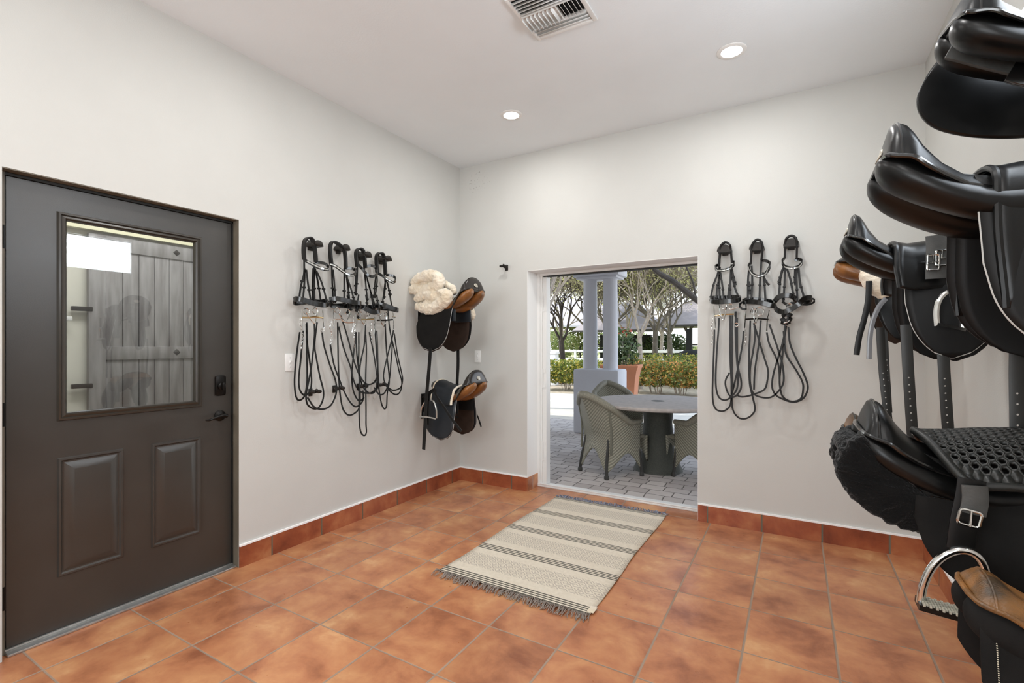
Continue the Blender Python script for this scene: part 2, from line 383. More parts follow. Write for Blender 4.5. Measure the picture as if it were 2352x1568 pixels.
def frame_yz(mb, x0, x1, a, b, w):   # frame in the yz plane, a=(y0,z0) b=(y1,z1)
    (y0, z0), (y1, z1) = a, b
    mb.box((x0, y0, z0), (x1, y0 + w, z1)); mb.box((x0, y1 - w, z0), (x1, y1, z1)); mb.box((x0, y0 + w, z0), (x1, y1 - w, z0 + w)); mb.box((x0, y0 + w, z1 - w), (x1, y1 - w, z1)); return mb
struct('window_1', frame_yz(MB(), RW + .05, RW + .1, (WY0, WZ0), (WY1, WZ1), .035), M['white_metal'], flat=True)
w2 = MB(); w2.box((.7, RY - .1, 1.05), (.75, RY - .05, 2.45)).box((2.65, RY - .1, 1.05), (2.7, RY - .05, 2.45)).box((.75, RY - .1, 1.05), (2.65, RY - .05, 1.1)).box((.75, RY - .1, 2.4), (2.65, RY - .05, 2.45)).box((1.68, RY - .1, 1.1), (1.72, RY - .05, 2.4))
struct('added_rear_window', w2, M['white_metal'], flat=True)  # unseen window, added as the source of the rear fill light

# base tiles with the white caulk line on top
BH = .123
M['base_x2'] = tile_mat('terracotta_base_tiles_back_right', 0, 2, .359, 5, 2.278, -2.5, .006, .0, rgb(120, 116, 100), True)
M['base_x1'] = tile_mat('terracotta_base_tiles_back_left', 0, 2, .32, 5, .273, -2.5, .006, .0, rgb(120, 116, 100), True)
M['base_y2'] = tile_mat('terracotta_base_tiles_right', 1, 2, .39, 5, -.384, -2.5, .006, .0, rgb(120, 116, 100), True)
M['base_ret'] = tile_mat('terracotta_base_tiles_return', 1, 2, .12, 5, .09, -2.5, .006, .0, rgb(190, 170, 160), False)
bl = struct('baseboard_left', MB().box((0, DY1, 0), (.01, 0, BH)), M['base_y'], flat=True)
MB().box((0, DY1, BH), (.012, 0, BH + .011)).build('caulk_line', M['caulk'], bl, flat=True)
bb = struct('baseboard_back', MB().box((.01, -.01, 0), (OX0, 0, BH)), M['base_x1'], flat=True)
MB().box((.012, -.012, BH), (OX0, 0, BH + .011)).build('caulk_line', M['caulk'], bb, flat=True)
MB().box((OX0, -.01, 0), (OX0 + .01, .19, BH)).build('return_tile', M['base_ret'], bb, flat=True)
bb2 = struct('baseboard_back_right', MB().box((OX1, -.01, 0), (RW - .01, 0, BH)), M['base_x2'], flat=True)
MB().box((OX1, -.012, BH), (RW - .012, 0, BH + .011)).build('caulk_line', M['caulk'], bb2, flat=True)
br = struct('baseboard_right', MB().box((RW - .01, RY, 0), (RW, 0, BH)), M['base_y2'], flat=True)
MB().box((RW - .012, RY, BH), (RW, 0, BH + .011)).build('caulk_line', M['caulk'], br, flat=True)

# ------------------------------------------------------------------ dark half-glazed door in the left wall
d1 = empty('door_1', (-.06, (DY0 + DY1) / 2, 0)); d1['kind'] = 'structure'
LY0, LY1, LZ0, LZ1 = -3.156, -2.203, .022, 2.036
GY0, GY1, GZ0, GZ1 = -2.975, -2.385, .985, 1.908
X1, X0 = -.06, -.105
MB().box((X0, LY0, LZ0), (X1, GY0, LZ1)).box((X0, GY1, LZ0), (X1, LY1, LZ1)).box((X0, GY0, LZ0), (X1, GY1, GZ0)).box((X0, GY0, GZ1), (X1, GY1, LZ1)).build('door_leaf', M['door'], d1, world=True, flat=True)
def rect_rings(y0, y1, z0, z1, prof, xb, s=1):
    return [[Vector((xb + s * h, y0 + i, z0 + i)), Vector((xb + s * h, y1 - i, z0 + i)), Vector((xb + s * h, y1 - i, z1 - i)), Vector((xb + s * h, y0 + i, z1 - i))] for i, h in prof]
MB().ring_loft(rect_rings(-2.992, -2.367, .968, 1.925, [(0, 0), (.004, .012), (.012, .014), (.016, .007), (.022, .009), (.028, .012), (.034, .004), (.036, -.02)], X1), True, False, False).build('glazing_frame', M['door_trim'], d1, world=True, sharp=20)
def glass_mat():
    m, t = nt('door_glass'); out = N(t, 'ShaderNodeOutputMaterial'); tr = N(t, 'ShaderNodeBsdfTransparent'); tr.inputs[0].default_value = (.9, .92, .93, 1)
    gl = N(t, 'ShaderNodeBsdfGlossy'); gl.inputs['Roughness'].default_value = .01
    fr = N(t, 'ShaderNodeFresnel'); fr.inputs[0].default_value = 1.5
    f2 = mathn(t, 'MINIMUM', mathn(t, 'ADD', mathn(t, 'MULTIPLY', fr.outputs[0], 1.6), .03), 1)
    mx = N(t, 'ShaderNodeMixShader'); L(t, f2, mx.inputs[0]); L(t, tr.outputs[0], mx.inputs[1]); L(t, gl.outputs[0], mx.inputs[2]); L(t, mx.outputs[0], out.inputs[0]); return m
M['glass'] = glass_mat()
MB().box((X1 - .022, GY0, GZ0), (X1 - .018, GY1, GZ1)).build('glass_pane', M['glass'], d1, world=True, flat=True)
for (a, b) in ((-2.990, -2.738), (-2.617, -2.372)):
    MB().ring_loft(rect_rings(a, b, .257, .800, [(0, 0), (.004, .008), (.012, .009), (.018, .0012), (.024, .001), (.056, .014), (.059, .0145)], X1), True, False, True).build('raised_panel', M['door'], d1, world=True, sharp=18)
for z in (1.775, 1.02, .24):
    MB().tube([(X1 + .003, LY0 - .008, z - .05), (X1 + .003, LY0 - .008, z + .05)], .007, 10).tube([(X1 + .003, LY0 - .008, z - .056), (X1 + .003, LY0 - .008, z + .056)], .004, 8).build('hinge', M['black_metal'], d1, world=True)
db = MB().box((X1, -2.296, 1.022), (X1 + .012, -2.238, 1.138), .01).lathe([(.021, X1 + .01), (.021, X1 + .026), (.018, X1 + .028)], (0, -2.267, 1.078), 20, 'X').build('deadbolt', M['black_metal'], d1, world=True)
MB().box((X1 + .028, -2.274, 1.055), (X1 + .046, -2.26, 1.100), .003).build('thumb_turn', M['black_metal'], db, world=True)
lv = MB().lathe([(.031, X1), (.031, X1 + .008), (.022, X1 + .014), (.012, X1 + .018), (.012, X1 + .045)], (0, -2.268, .905), 22, 'X').build('handle_rose', M['black_metal'], d1, world=True)
MB().tube([(X1 + .045, -2.252, .905), (X1 + .052, -2.275, .909), (X1 + .05, -2.31, .904), (X1 + .047, -2.345, .893), (X1 + .044, -2.368, .894)], [.012, .011, .008, .007, .006, .004], 10, 5).build('lever_handle', M['black_metal'], lv, world=True)
# jamb, seal and sill
t1 = struct('trim_1', MB().box((-.12, DY0 + .0005, 0), (-.052, DY0 + .02, DZ - .005)).box((-.12, DY1 - .004, 0), (-.0015, DY1 - .0003, DZ - .005)).box((-.12, DY0 + .0005, DZ - .0045), (-.0015, DY1 - .0003, DZ - .0003)), M['jamb'], flat=True)
MB().box((-.12, LY1 + .002, 0), (-.052, DY1 - .005, DZ - .006)).box((-.12, DY0 + .02, LZ1 + .003), (-.052, DY1 - .005, DZ - .006)).box((-.12, DY0 + .02, 0), (-.056, LY0 - .003, DZ - .006)).build('door_seal', M['seal'], t1, flat=True)
struct('trim_2', MB().box((-.14, DY0 + .02, 0), (-.012, DY1 - .005, .012), .004).box((-.075, DY0 + .02, .012), (-.05, DY1 - .005, .02), .003), M['alu'])

# corridor behind the glass: plank door, its wall and a beam
CX = -1.62
M['cream'] = mat('cream_corridor_paint', rgb(214, 212, 200), .8)
M['beam'] = mat('pale_yellow_beam_paint', rgb(226, 222, 190), .7)
struct('wall_corridor', MB().box((CX - .14, -5, 0), (CX - .041, .0, 3)).box((CX - .14, -5.1, 0), (-.12, -5, 3)).box((CX - .14, 0, 0), (-.12, .1, 3)), M['cream'], flat=True)
struct('floor_corridor', MB().box((CX - .14, -5.1, -.1), (-.12, .1, 0)), M['concrete'], flat=True)
struct('ceiling_corridor', MB().box((CX - .14, -5.1, 3), (-.12, .1, 3.1)), M['ceiling'], flat=True)
struct('trim_3', MB().box((CX - .04, -4.0, 2.16), (CX + .03, -.3, 2.5)), M['beam'], flat=True)
M['plank'] = mat('grey_stained_planks', rgb(152, 150, 150), .5, col2=rgb(116, 112, 112), var=.3, scale=5, bump=.2, bscale=30, stretch=(4, 4, .5))
pd = empty('plank_door', (CX, -1.5, 0), 0, 'grey plank stable door seen through the glass of the dark door', 'door')
pm = MB(); y = -2.355
for i in range(14):
    if i > 0: pm.box((CX - .03, y + .002, .03), (CX - .004, y + .105, 2.14), .003)
    else: pm.box((CX - .03, y + .002, .03), (CX + .006, y + .105, 2.14), .003)
    y += .107
pm.build('planks', M['plank'], pd, world=True)
for (a, b) in ((1.205, 1.305), (2.03, 2.14), (.03, .2)):
    MB().box((CX - .004, -2.25, a), (CX + .008, -.86, b), .003).build('rail', M['plank'], pd, world=True)
for z in (1.258, 2.085):
    MB().lathe([(.028, CX + .008), (.02, CX + .014), (.006, CX + .026)], (0, -1.77, z), 4, 'X').build('stud', M['iron'], pd, world=True, sharp=10)
for z in (1.58, 1.02):
    MB().box((CX - .02, -2.45, z - .016), (CX + .012, -2.33, z + .016), .004).build('strap_hinge', M['black_metal'], pd, world=True)
lb = empty('latch_bar', (CX - .02, -2.53, 0), 0, 'white upright bar with a latch beside the plank door behind the glass', 'latch')
MB().box((CX - .038, -2.56, 0), (CX - .0, -2.50, 2.0), .004).build('upright', M['white'], lb, world=True)
MB().box((CX, -2.52, 1.44), (CX + .02, -2.49, 1.62), .004).box((CX, -2.56, 1.49), (CX + .024, -2.45, 1.52), .004).build('latch', M['white_metal'], lb, world=True)

# ------------------------------------------------------------------ open doorway to the patio
M['jambw'] = M['wall_white']
struct('trim_4', MB().box((OX0 + .0005, -.001, BH), (OX0 + .003, .2, OZ)).box((OX1 - .003, .0, 0), (OX1 - .0005, .2, OZ)).box((OX0, -.001, OZ - .004), (OX1, .2, OZ - .0005)), M['wall_white'], flat=True)
fr = struct('trim_5', MB().box((OX0 + .003, .19, .02), (OX0 + .03, .215, OZ)).box((OX0 + .03, .20, .02), (OX0 + .05, .24, OZ)).box((OX0 + .05, .215, .02), (OX0 + .088, .29, OZ)).box((OX0 + .031, .191, OZ - .026), (OX1 - .001, .241, OZ - .005)), M['white_metal'], flat=True)
MB().box((OX0 + .06, .205, OZ - .037), (OX1 - .01, .25, OZ - .0265)).box((OX1 - .02, .205, .03), (OX1 - .008, .25, OZ - .03)).build('seal_strip', M['seal'], fr, flat=True)
for z in (1.72, 1.01, .33):
    MB().tube([(OX0 + .052, .21, z - .09), (OX0 + .052, .21, z + .09)], .006, 8).box((OX0 + .052, .211, z - .09), (OX0 + .08, .2135, z - .05)).box((OX0 + .052, .211, z + .05), (OX0 + .08, .2135, z + .09)).build('hinge', M['white_metal'], fr)
struct('trim_6', MB().box((OX0 + .003, .185, 0), (OX1 - .003, .29, .018), .004).box((OX0 + .003, .185, .018), (OX1 - .003, .2, .03), .003), M['white_metal'])

# ------------------------------------------------------------------ ceiling: recessed lamps and air vent
def emis(name, col, st):
    m, t = nt(name); o = N(t, 'ShaderNodeOutputMaterial'); e = N(t, 'ShaderNodeEmission'); e.inputs[0].default_value = col; e.inputs[1].default_value = st; L(t, e.outputs[0], o.inputs[0]); return m
M['lamp'] = emis('lamp_lens_glow', (1, .99, .97, 1), 10)
LAB = ['recessed ceiling lamp nearest the back left corner', 'recessed ceiling lamp above the bridles right of the doorway']
for i, (x, y) in enumerate([(.998, -.706), (2.518, -.734), (.938, -2.3), (2.5, -2.45), (.95, -3.9), (2.5, -3.9), (.95, -5.3), (2.5, -5.3)]):
    r = empty('recessed_lamp', (x, y, RH), 0, LAB[i] if i < 2 else 'recessed ceiling lamp outside the view, behind the air vent', 'ceiling lamp', 'recessed ceiling lamps')
    MB().lathe([(.056, -.001), (.058, -.006), (.078, -.006), (.082, -.003), (.082, 0)], (0, 0, 0), 32, caps=False).build('trim_ring', M['white'], r)
    MB().lathe([(.057, -.004), (.04, -.006), (.001, -.007)], (0, 0, 0), 28, caps=True).build('lens', M['lamp'], r)
    add_light('lamp_light', 'AREA', (0, 0, -.012), (0, 0, 0), LAMP_W, (1, .985, .96), r, shape='DISK', size=.11)
vt = empty('air_vent', (1.763, -1.59, RH), 0, 'white louvred air vent in the ceiling', 'vent')
def vb(a, b, **k): return MB().box((a[0], a[1], RH - a[2]), (b[0], b[1], RH - b[2]), **k)
vb((1.60, -1.76, .001), (1.925, -1.51, .003)).build('duct_shade_plate', M['dark'], vt, world=True, flat=True)  # dark plate under the solid ceiling, painted as the shade inside the duct
vb((1.60, -1.51, .001), (1.925, -1.42, .004)).build('blank_plate', M['white_metal'], vt, world=True, flat=True)
f = MB()
for a, b in (((1.585, -1.775), (1.605, -1.405)), ((1.915, -1.775), (1.94, -1.405)), ((1.605, -1.775), (1.915, -1.755)), ((1.605, -1.425), (1.915, -1.405))): f.box((a[0], a[1], RH - .012), (b[0], b[1], RH), .003)
f.box((1.605, -1.512, RH - .02), (1.915, -1.508, RH)).box((1.605, -1.635, RH - .022), (1.915, -1.630, RH)).box((1.792, -1.63, RH - .022), (1.796, -1.512, RH))
f.build('frame', M['white_metal'], vt, world=True)
for k in range(3):
    y = -1.432 - k * .026; MB().grid(lambda a, b, y=y: (1.605 + .31 * a, y - .026 * b, RH - .006 - .012 * b * b), 1, 4).build('louvre', M['white_metal'], vt, world=True, solid=.0015)
for k in range(8):
    x = 1.612 + k * .0235; MB().grid(lambda a, b, x=x: (x - .006 + .022 * b - .008 * sin(b * pi), -1.628 + .114 * a, RH - .004 - .03 * (1 - b)), 1, 5).build('louvre', M['white_metal'], vt, world=True, solid=.0015)
for k in range(5):
    x = 1.806 + k * .022; MB().grid(lambda a, b, x=x: (x + .013 * b, -1.628 + .114 * a, RH - .004 - .02 * b), 1, 3).build('louvre', M['white_metal'], vt, world=True, solid=.0015)
for k in range(5):
    y = -1.645 - k * .023; MB().grid(lambda a, b, y=y: (1.605 + .31 * a, y - .006 * b, RH - .004 - .018 * b), 1, 3).build('louvre', M['white_metal'], vt, world=True, solid=.0015)

# ------------------------------------------------------------------ light switches
def switch(c, ax, lab):
    s = empty('light_switch', c, 0 if ax == 'x' else -pi / 2, lab, 'light switch')
    MB().box((0, -.035, -.057), (.006, .035, .057), .003).build('plate', M['white'], s)
    MB().box((.005, -.005, -.011), (.009, .005, .011), .001).box((.006, -.004, -.001), (.018, .004, .012), .0015).build('toggle', M['white_metal'], s)
    for z in (-.03, .03): MB().lathe([(.003, .006), (.002, .0075)], (0, 0, z), 10, 'X').build('screw', M['chrome'], s)
switch((0, -1.857, 1.204), 'x', 'white light switch on the left wall beside the first bridle')
switch((.212, 0, 1.209), 'y', 'white light switch on the back wall by the corner')

# ------------------------------------------------------------------ rug
def rug_mat():
    m, t = nt('woven_rug'); out = N(t, 'ShaderNodeOutputMaterial'); p = N(t, 'ShaderNodeBsdfPrincipled'); L(t, p.outputs[0], out.inputs[0]); p.inputs['Roughness'].default_value = .95; p.inputs['Specular IOR Level'].default_value = .1
    tc = N(t, 'ShaderNodeTexCoord'); sp = N(t, 'ShaderNodeSeparateXYZ'); L(t, tc.outputs['Object'], sp.inputs[0])
    x, y = sp.outputs[0], sp.outputs[1]      # y = 0 at the near end
    v = mathn(t, 'FRACT', mathn(t, 'DIVIDE', y, .3868))
    inb = mathn(t, 'LESS_THAN', v, .2)
    ln = mathn(t, 'LESS_THAN', mathn(t, 'FRACT', mathn(t, 'MULTIPLY', v, 20)), .5)
    dark = mathn(t, 'MULTIPLY', inb, ln)
    def tri(s, k): return mathn(t, 'MULTIPLY', mathn(t, 'ABSOLUTE', mathn(t, 'SUBTRACT', mathn(t, 'FRACT', mathn(t, 'MULTIPLY', s, 1 / k)), .5)), 2)
    dm = mathn(t, 'FRACT', mathn(t, 'MULTIPLY', mathn(t, 'ADD', tri(x, .058), tri(y, .058)), 1.5))
    dia = mathn(t, 'MULTIPLY', mathn(t, 'LESS_THAN', dm, .42), mathn(t, 'LESS_THAN', mathn(t, 'ABSOLUTE', mathn(t, 'SUBTRACT', v, .6)), .22))
    wx = mathn(t, 'SINE', mathn(t, 'MULTIPLY', x, 900)); wy = mathn(t, 'SINE', mathn(t, 'MULTIPLY', y, 900)); wv = mathn(t, 'MULTIPLY', wx, wy)
    n = N(t, 'ShaderNodeTexNoise'); n.inputs['Scale'].default_value = 60; L(t, tc.outputs['Object'], n.inputs['Vector'])
    base = mixc(t, n.outputs['Fac'], rgb(232, 222, 206), rgb(208, 196, 176))
    c = mixc(t, mathn(t, 'MULTIPLY', dia, .8), base, rgb(178, 168, 154)); c = mixc(t, mathn(t, 'MULTIPLY', dark, .95), c, rgb(84, 82, 74))
    L(t, c, p.inputs['Base Color'])
    b = N(t, 'ShaderNodeBump'); b.inputs['Strength'].default_value = .5; b.inputs['Distance'].default_value = .003; L(t, mathn(t, 'SUBTRACT', mathn(t, 'MULTIPLY', wv, .4), dia), b.inputs['Height']); L(t, b.outputs[0], p.inputs['Normal'])
    return m
rg = empty('rug', (1.055, -1.632, 0), 0, 'cream woven rug with dark stripes and fringed ends on the terracotta floor', 'rug')
RL, RWD = 1.60, .925
MB().grid(lambda a, b: (a * RWD + .006 * sin(b * 9), b * RL, .007 + .002 * sin(b * 23 + a * 3) * (a > .02)), 24, 60).build('woven_body', rug_mat(), rg, solid=.008)
rnd = random.Random(3)
M['fringe'] = mat('grey_cotton_fringe', rgb(158, 146, 136), .95, var=.3, scale=60); M['fringe2'] = mat('blue_grey_cotton_fringe', rgb(176, 182, 196), .95, col2=rgb(72, 80, 104), var=.3, scale=70)
for y0, sg, m_ in ((0, -1, 'fringe'), (RL, 1, 'fringe2')):
    fb = MB()
    for k in range(300):
        x = rnd.uniform(.0, RWD); cl = round(x / .03) * .03; ln_ = rnd.uniform(.03, .075) * (.8 if sg > 0 else 1)
        ex = cl + (x - cl) * .5 + rnd.uniform(-.02, .02)
        fb.tube([(x, y0 - sg * .004, .008), ((x + ex) / 2 + rnd.uniform(-.006, .006), y0 + sg * ln_ * .5, .006 + rnd.uniform(.002, .02)), (ex, y0 + sg * ln_, .003 + rnd.uniform(0, .008))], .0019, 4, 3)
    tag(fb.build('fringe', M[m_], rg), kind='stuff')
MB().box((.905, .015, .011), (.94, .075, .0135), .001).build('care_tag', M['fleece'], rg)

# ------------------------------------------------------------------ bridle hooks and bridles
def hook_back(c, lab, grp='bridle hooks on the wall', holds=True):      # wall normal -y ; c = point on the wall under the crown
    h = empty('bridle_hook', c, 0, lab, 'hook', grp)
    MB().box((-.02, -.008, -.08), (.02, 0, -.01), .003).build('wall_plate', M['iron'], h)
    MB().ring_loft([[Vector((.048 * cos(a), y, -.058 + .045 * sin(a))) for a in [pi * k / 12 for k in range(13)]] + [Vector((-.04, y, -.068)), Vector((.04, y, -.068))] for y in (-.005, -.05, -.085)]).build('saddle_block', M['iron'], h, sharp=50)
    return h
def hook_left(c, lab, grp='bridle hooks on the wall'):
    h = empty('bridle_hook', c, -pi / 2, lab, 'hook', grp); return h
def arm_hook(c, rz, lab, grp):      # small cast hook with two knobs, local -y points into the room
    h = empty('bridle_hook', c, rz, lab, 'hook', grp)
    MB().box((-.016, -.006, -.03), (.016, 0, .022), .003).build('wall_plate', M['iron'], h)
    MB().tube([(0, -.004, 0), (0, -.03, -.004), (0, -.055, .002)], [.011, .009, .010], 10, 4).ball((-.024, -.06, .006), (.019, .014, .012)).ball((.026, -.058, .002), (.021, .014, .013)).ball((.004, -.062, .012), (.010, .012, .012)).build('double_knob', M['iron'], h)
    return h
def parse_ring(mb, pts, r): mb.tube(pts, r, 7, 6, closed=True)
def chain(mb, pts, r=.006, step=.011):
    P = catmull(pts, 12); d = 0; last = P[0]; k = 0
    for p in P[1:]:
        if (p - last).length >= step:
            T = (p - last).normalized(); A = T.orthogonal().normalized(); Bv = T.cross(A)
            if k % 2: A = Bv
            c = (p + last) / 2
            mb.tube([c + T * (step * .75) * cos(a) + A * r * .6 * sin(a) for a in [2 * pi * q / 8 for q in range(8)]], .0016, 5, closed=True)
            last = p; k += 1
def circle3(c, r, nrm):
    nrm = Vector(nrm).normalized(); a = nrm.orthogonal().normalized(); b = nrm.cross(a)
    return [Vector(c) + a * r * cos(2 * pi * k / 12) + b * r * sin(2 * pi * k / 12) for k in range(12)]
def bridle(base, nrm, lab, grp, crown, brow, cheeks, nose, reins, mouth=(), shanks=(), rings=(), chains=(), crystals=None, mouth_mat='chrome', extra=(), nose_w=.034):
    r = empty('bridle', base, 0, lab, 'bridle', grp)
    nrm = Vector(nrm)
    MB().strap(crown, .034, .013, normal=nrm, up=nrm).build('headpiece', M['bridle'], r, world=True)
    MB().strap(brow, .02, .009, up=(0, 0, 1)).build('browband', M['bridle_pad'], r, world=True)
    if crystals:
        c = [Vector(p) + nrm * .006 for p in crystals]
        MB().strap(c, .008, .005, up=(0, 0, 1)).build('crystal_strip', M['chrome'], r, world=True)
    for i, c in enumerate(cheeks):
        c = [Vector(p) for p in c]
        if (c[-1] - c[0]).length > .14: c.append(c[-1] + (c[-1] - c[-2]).normalized() * .028)
        cs = MB().strap(c, .013, .0045, normal=nrm).build('cheek_strap', M['bridle'], r, world=True)
        P = catmull(c, 6)
        for f in (.45, .8):
            p = P[int(f * (len(P) - 1))]; MB().box(p - Vector((.009, .009, .006)), p + Vector((.009, .009, .006)), .002).build('keeper', M['bridle'], cs, world=True)
    for n_ in nose: MB().strap(n_, nose_w, .013, up=(0, 0, 1)).build('noseband', M['bridle_pad'], r, world=True)
    for e, w in extra: MB().strap(e, w, .006, up=(0, 0, 1)).build('chin_strap', M['bridle'], r, world=True)
    if mouth:
        b = MB()
        for m_ in mouth: b.tube(m_, .006, 8, 5)
        b.build('mouthpiece', M[mouth_mat], r, world=True)
    if shanks or rings:
        for s_ in shanks: MB().tube(s_, .0042, 7, 5).build('bit_shank', M['chrome'], r, world=True)
        for c, rad in rings: MB().tube(circle3(c, rad, nrm), .0035, 7, closed=True).build('bit_ring', M['chrome'], r, world=True)
    if chains:
        for c in chains:
            b = MB(); chain(b, c); b.build('curb_chain', M['chrome'], r, world=True)
    for c in reins:
        MB().strap(c, .0118, .004, normal=nrm).build('rein', M['bridle'], r, world=True)
    return r
GL, GB = 'bridles hanging on the left wall', 'bridles hanging right of the doorway'
XN = (1, 0, 0); YN = (0, -1, 0)

bridle([(0,-1.701,2.031)][0], XN, 'black bridle hanging nearest the dark door, crystal browband', GL,
  [(0.05,-1.785,1.877),(0.06,-1.796,1.943),(0.07,-1.796,1.997),(0.08,-1.774,2.021),(0.08,-1.745,2.014),(0.07,-1.719,1.96),(0.06,-1.701,1.873)],
  [(0.05,-1.786,1.879),(0.09,-1.774,1.855),(0.12,-1.739,1.832),(0.14,-1.7,1.82),(0.13,-1.659,1.826),(0.1,-1.637,1.853),(0.08,-1.652,1.871),(0.06,-1.681,1.875),(0.05,-1.701,1.87)],
  [[(0.05,-1.785,1.877),(0.05,-1.786,1.786),(0.05,-1.807,1.71),(0.05,-1.822,1.623)], [(0.05,-1.781,1.823),(0.05,-1.783,1.731),(0.06,-1.799,1.629)], [(0.06,-1.776,1.814),(0.06,-1.762,1.715),(0.06,-1.744,1.624)], [(0.06,-1.714,1.864),(0.06,-1.716,1.738),(0.06,-1.712,1.627)], [(0.07,-1.716,1.83),(0.07,-1.694,1.74),(0.07,-1.672,1.62)], [(0.08,-1.713,1.812),(0.09,-1.677,1.731),(0.1,-1.651,1.63)], [(0.05,-1.715,1.832),(0.05,-1.719,1.72),(0.05,-1.717,1.627)]],
  [[(0.06,-1.865,1.607),(0.08,-1.864,1.612),(0.11,-1.846,1.608),(0.13,-1.799,1.593),(0.15,-1.757,1.583),(0.15,-1.702,1.581),(0.12,-1.653,1.596),(0.08,-1.641,1.615),(0.05,-1.662,1.608),(0.04,-1.72,1.609),(0.04,-1.795,1.598),(0.05,-1.848,1.589),(0.06,-1.865,1.604)]],
  [[(0.05,-1.817,1.401),(0.05,-1.838,1.275),(0.05,-1.853,1.14),(0.05,-1.855,1.051),(0.05,-1.843,0.978),(0.05,-1.817,0.957),(0.06,-1.788,0.987),(0.06,-1.77,1.091),(0.06,-1.773,1.274),(0.06,-1.776,1.457)], [(0.06,-1.799,1.411),(0.06,-1.817,1.229),(0.06,-1.832,1.094),(0.06,-1.822,1.021),(0.06,-1.788,0.987),(0.06,-1.752,1.007),(0.06,-1.736,1.07),(0.06,-1.746,1.181),(0.06,-1.767,1.32),(0.06,-1.773,1.466)],
   [(0.08,-1.729,1.458),(0.08,-1.729,1.366),(0.08,-1.751,1.182),(0.08,-1.777,1.064),(0.08,-1.793,0.984),(0.08,-1.782,0.928),(0.08,-1.74,0.896),(0.08,-1.697,0.896),(0.08,-1.663,0.944),(0.08,-1.658,1.009),(0.08,-1.686,1.105),(0.08,-1.713,1.227),(0.08,-1.727,1.32),(0.08,-1.708,1.469)], [(0.1,-1.684,1.399),(0.1,-1.668,1.311),(0.1,-1.623,1.187),(0.1,-1.577,1.08),(0.1,-1.565,1.003),(0.1,-1.588,0.938),(0.1,-1.623,0.899),(0.1,-1.679,0.886),(0.1,-1.745,0.907),(0.1,-1.797,0.976)]],
  [[(0.06,-1.809,1.497),(0.08,-1.767,1.498),(0.09,-1.732,1.504),(0.1,-1.674,1.499)]], [[(0.06,-1.811,1.546),(0.06,-1.807,1.465),(0.06,-1.811,1.401)], [(0.1,-1.681,1.553),(0.1,-1.677,1.497),(0.1,-1.67,1.432),(0.1,-1.688,1.418)], [(0.08,-1.791,1.529),(0.08,-1.761,1.489),(0.08,-1.724,1.461),(0.08,-1.713,1.501),(0.08,-1.705,1.534)]],
  [([(0.08,-1.791,1.536)][0], .02), ([(0.09,-1.732,1.543)][0], .02), ([(0.1,-1.684,1.415)][0], .012)], [[(0.07,-1.825,1.491),(0.07,-1.829,1.455),(0.07,-1.819,1.419),(0.07,-1.811,1.374),(0.07,-1.819,1.32),(0.07,-1.822,1.284)]],
  [(0.08,-1.791,1.865),(0.12,-1.739,1.832),(0.14,-1.7,1.82),(0.13,-1.664,1.823)], 'brass')
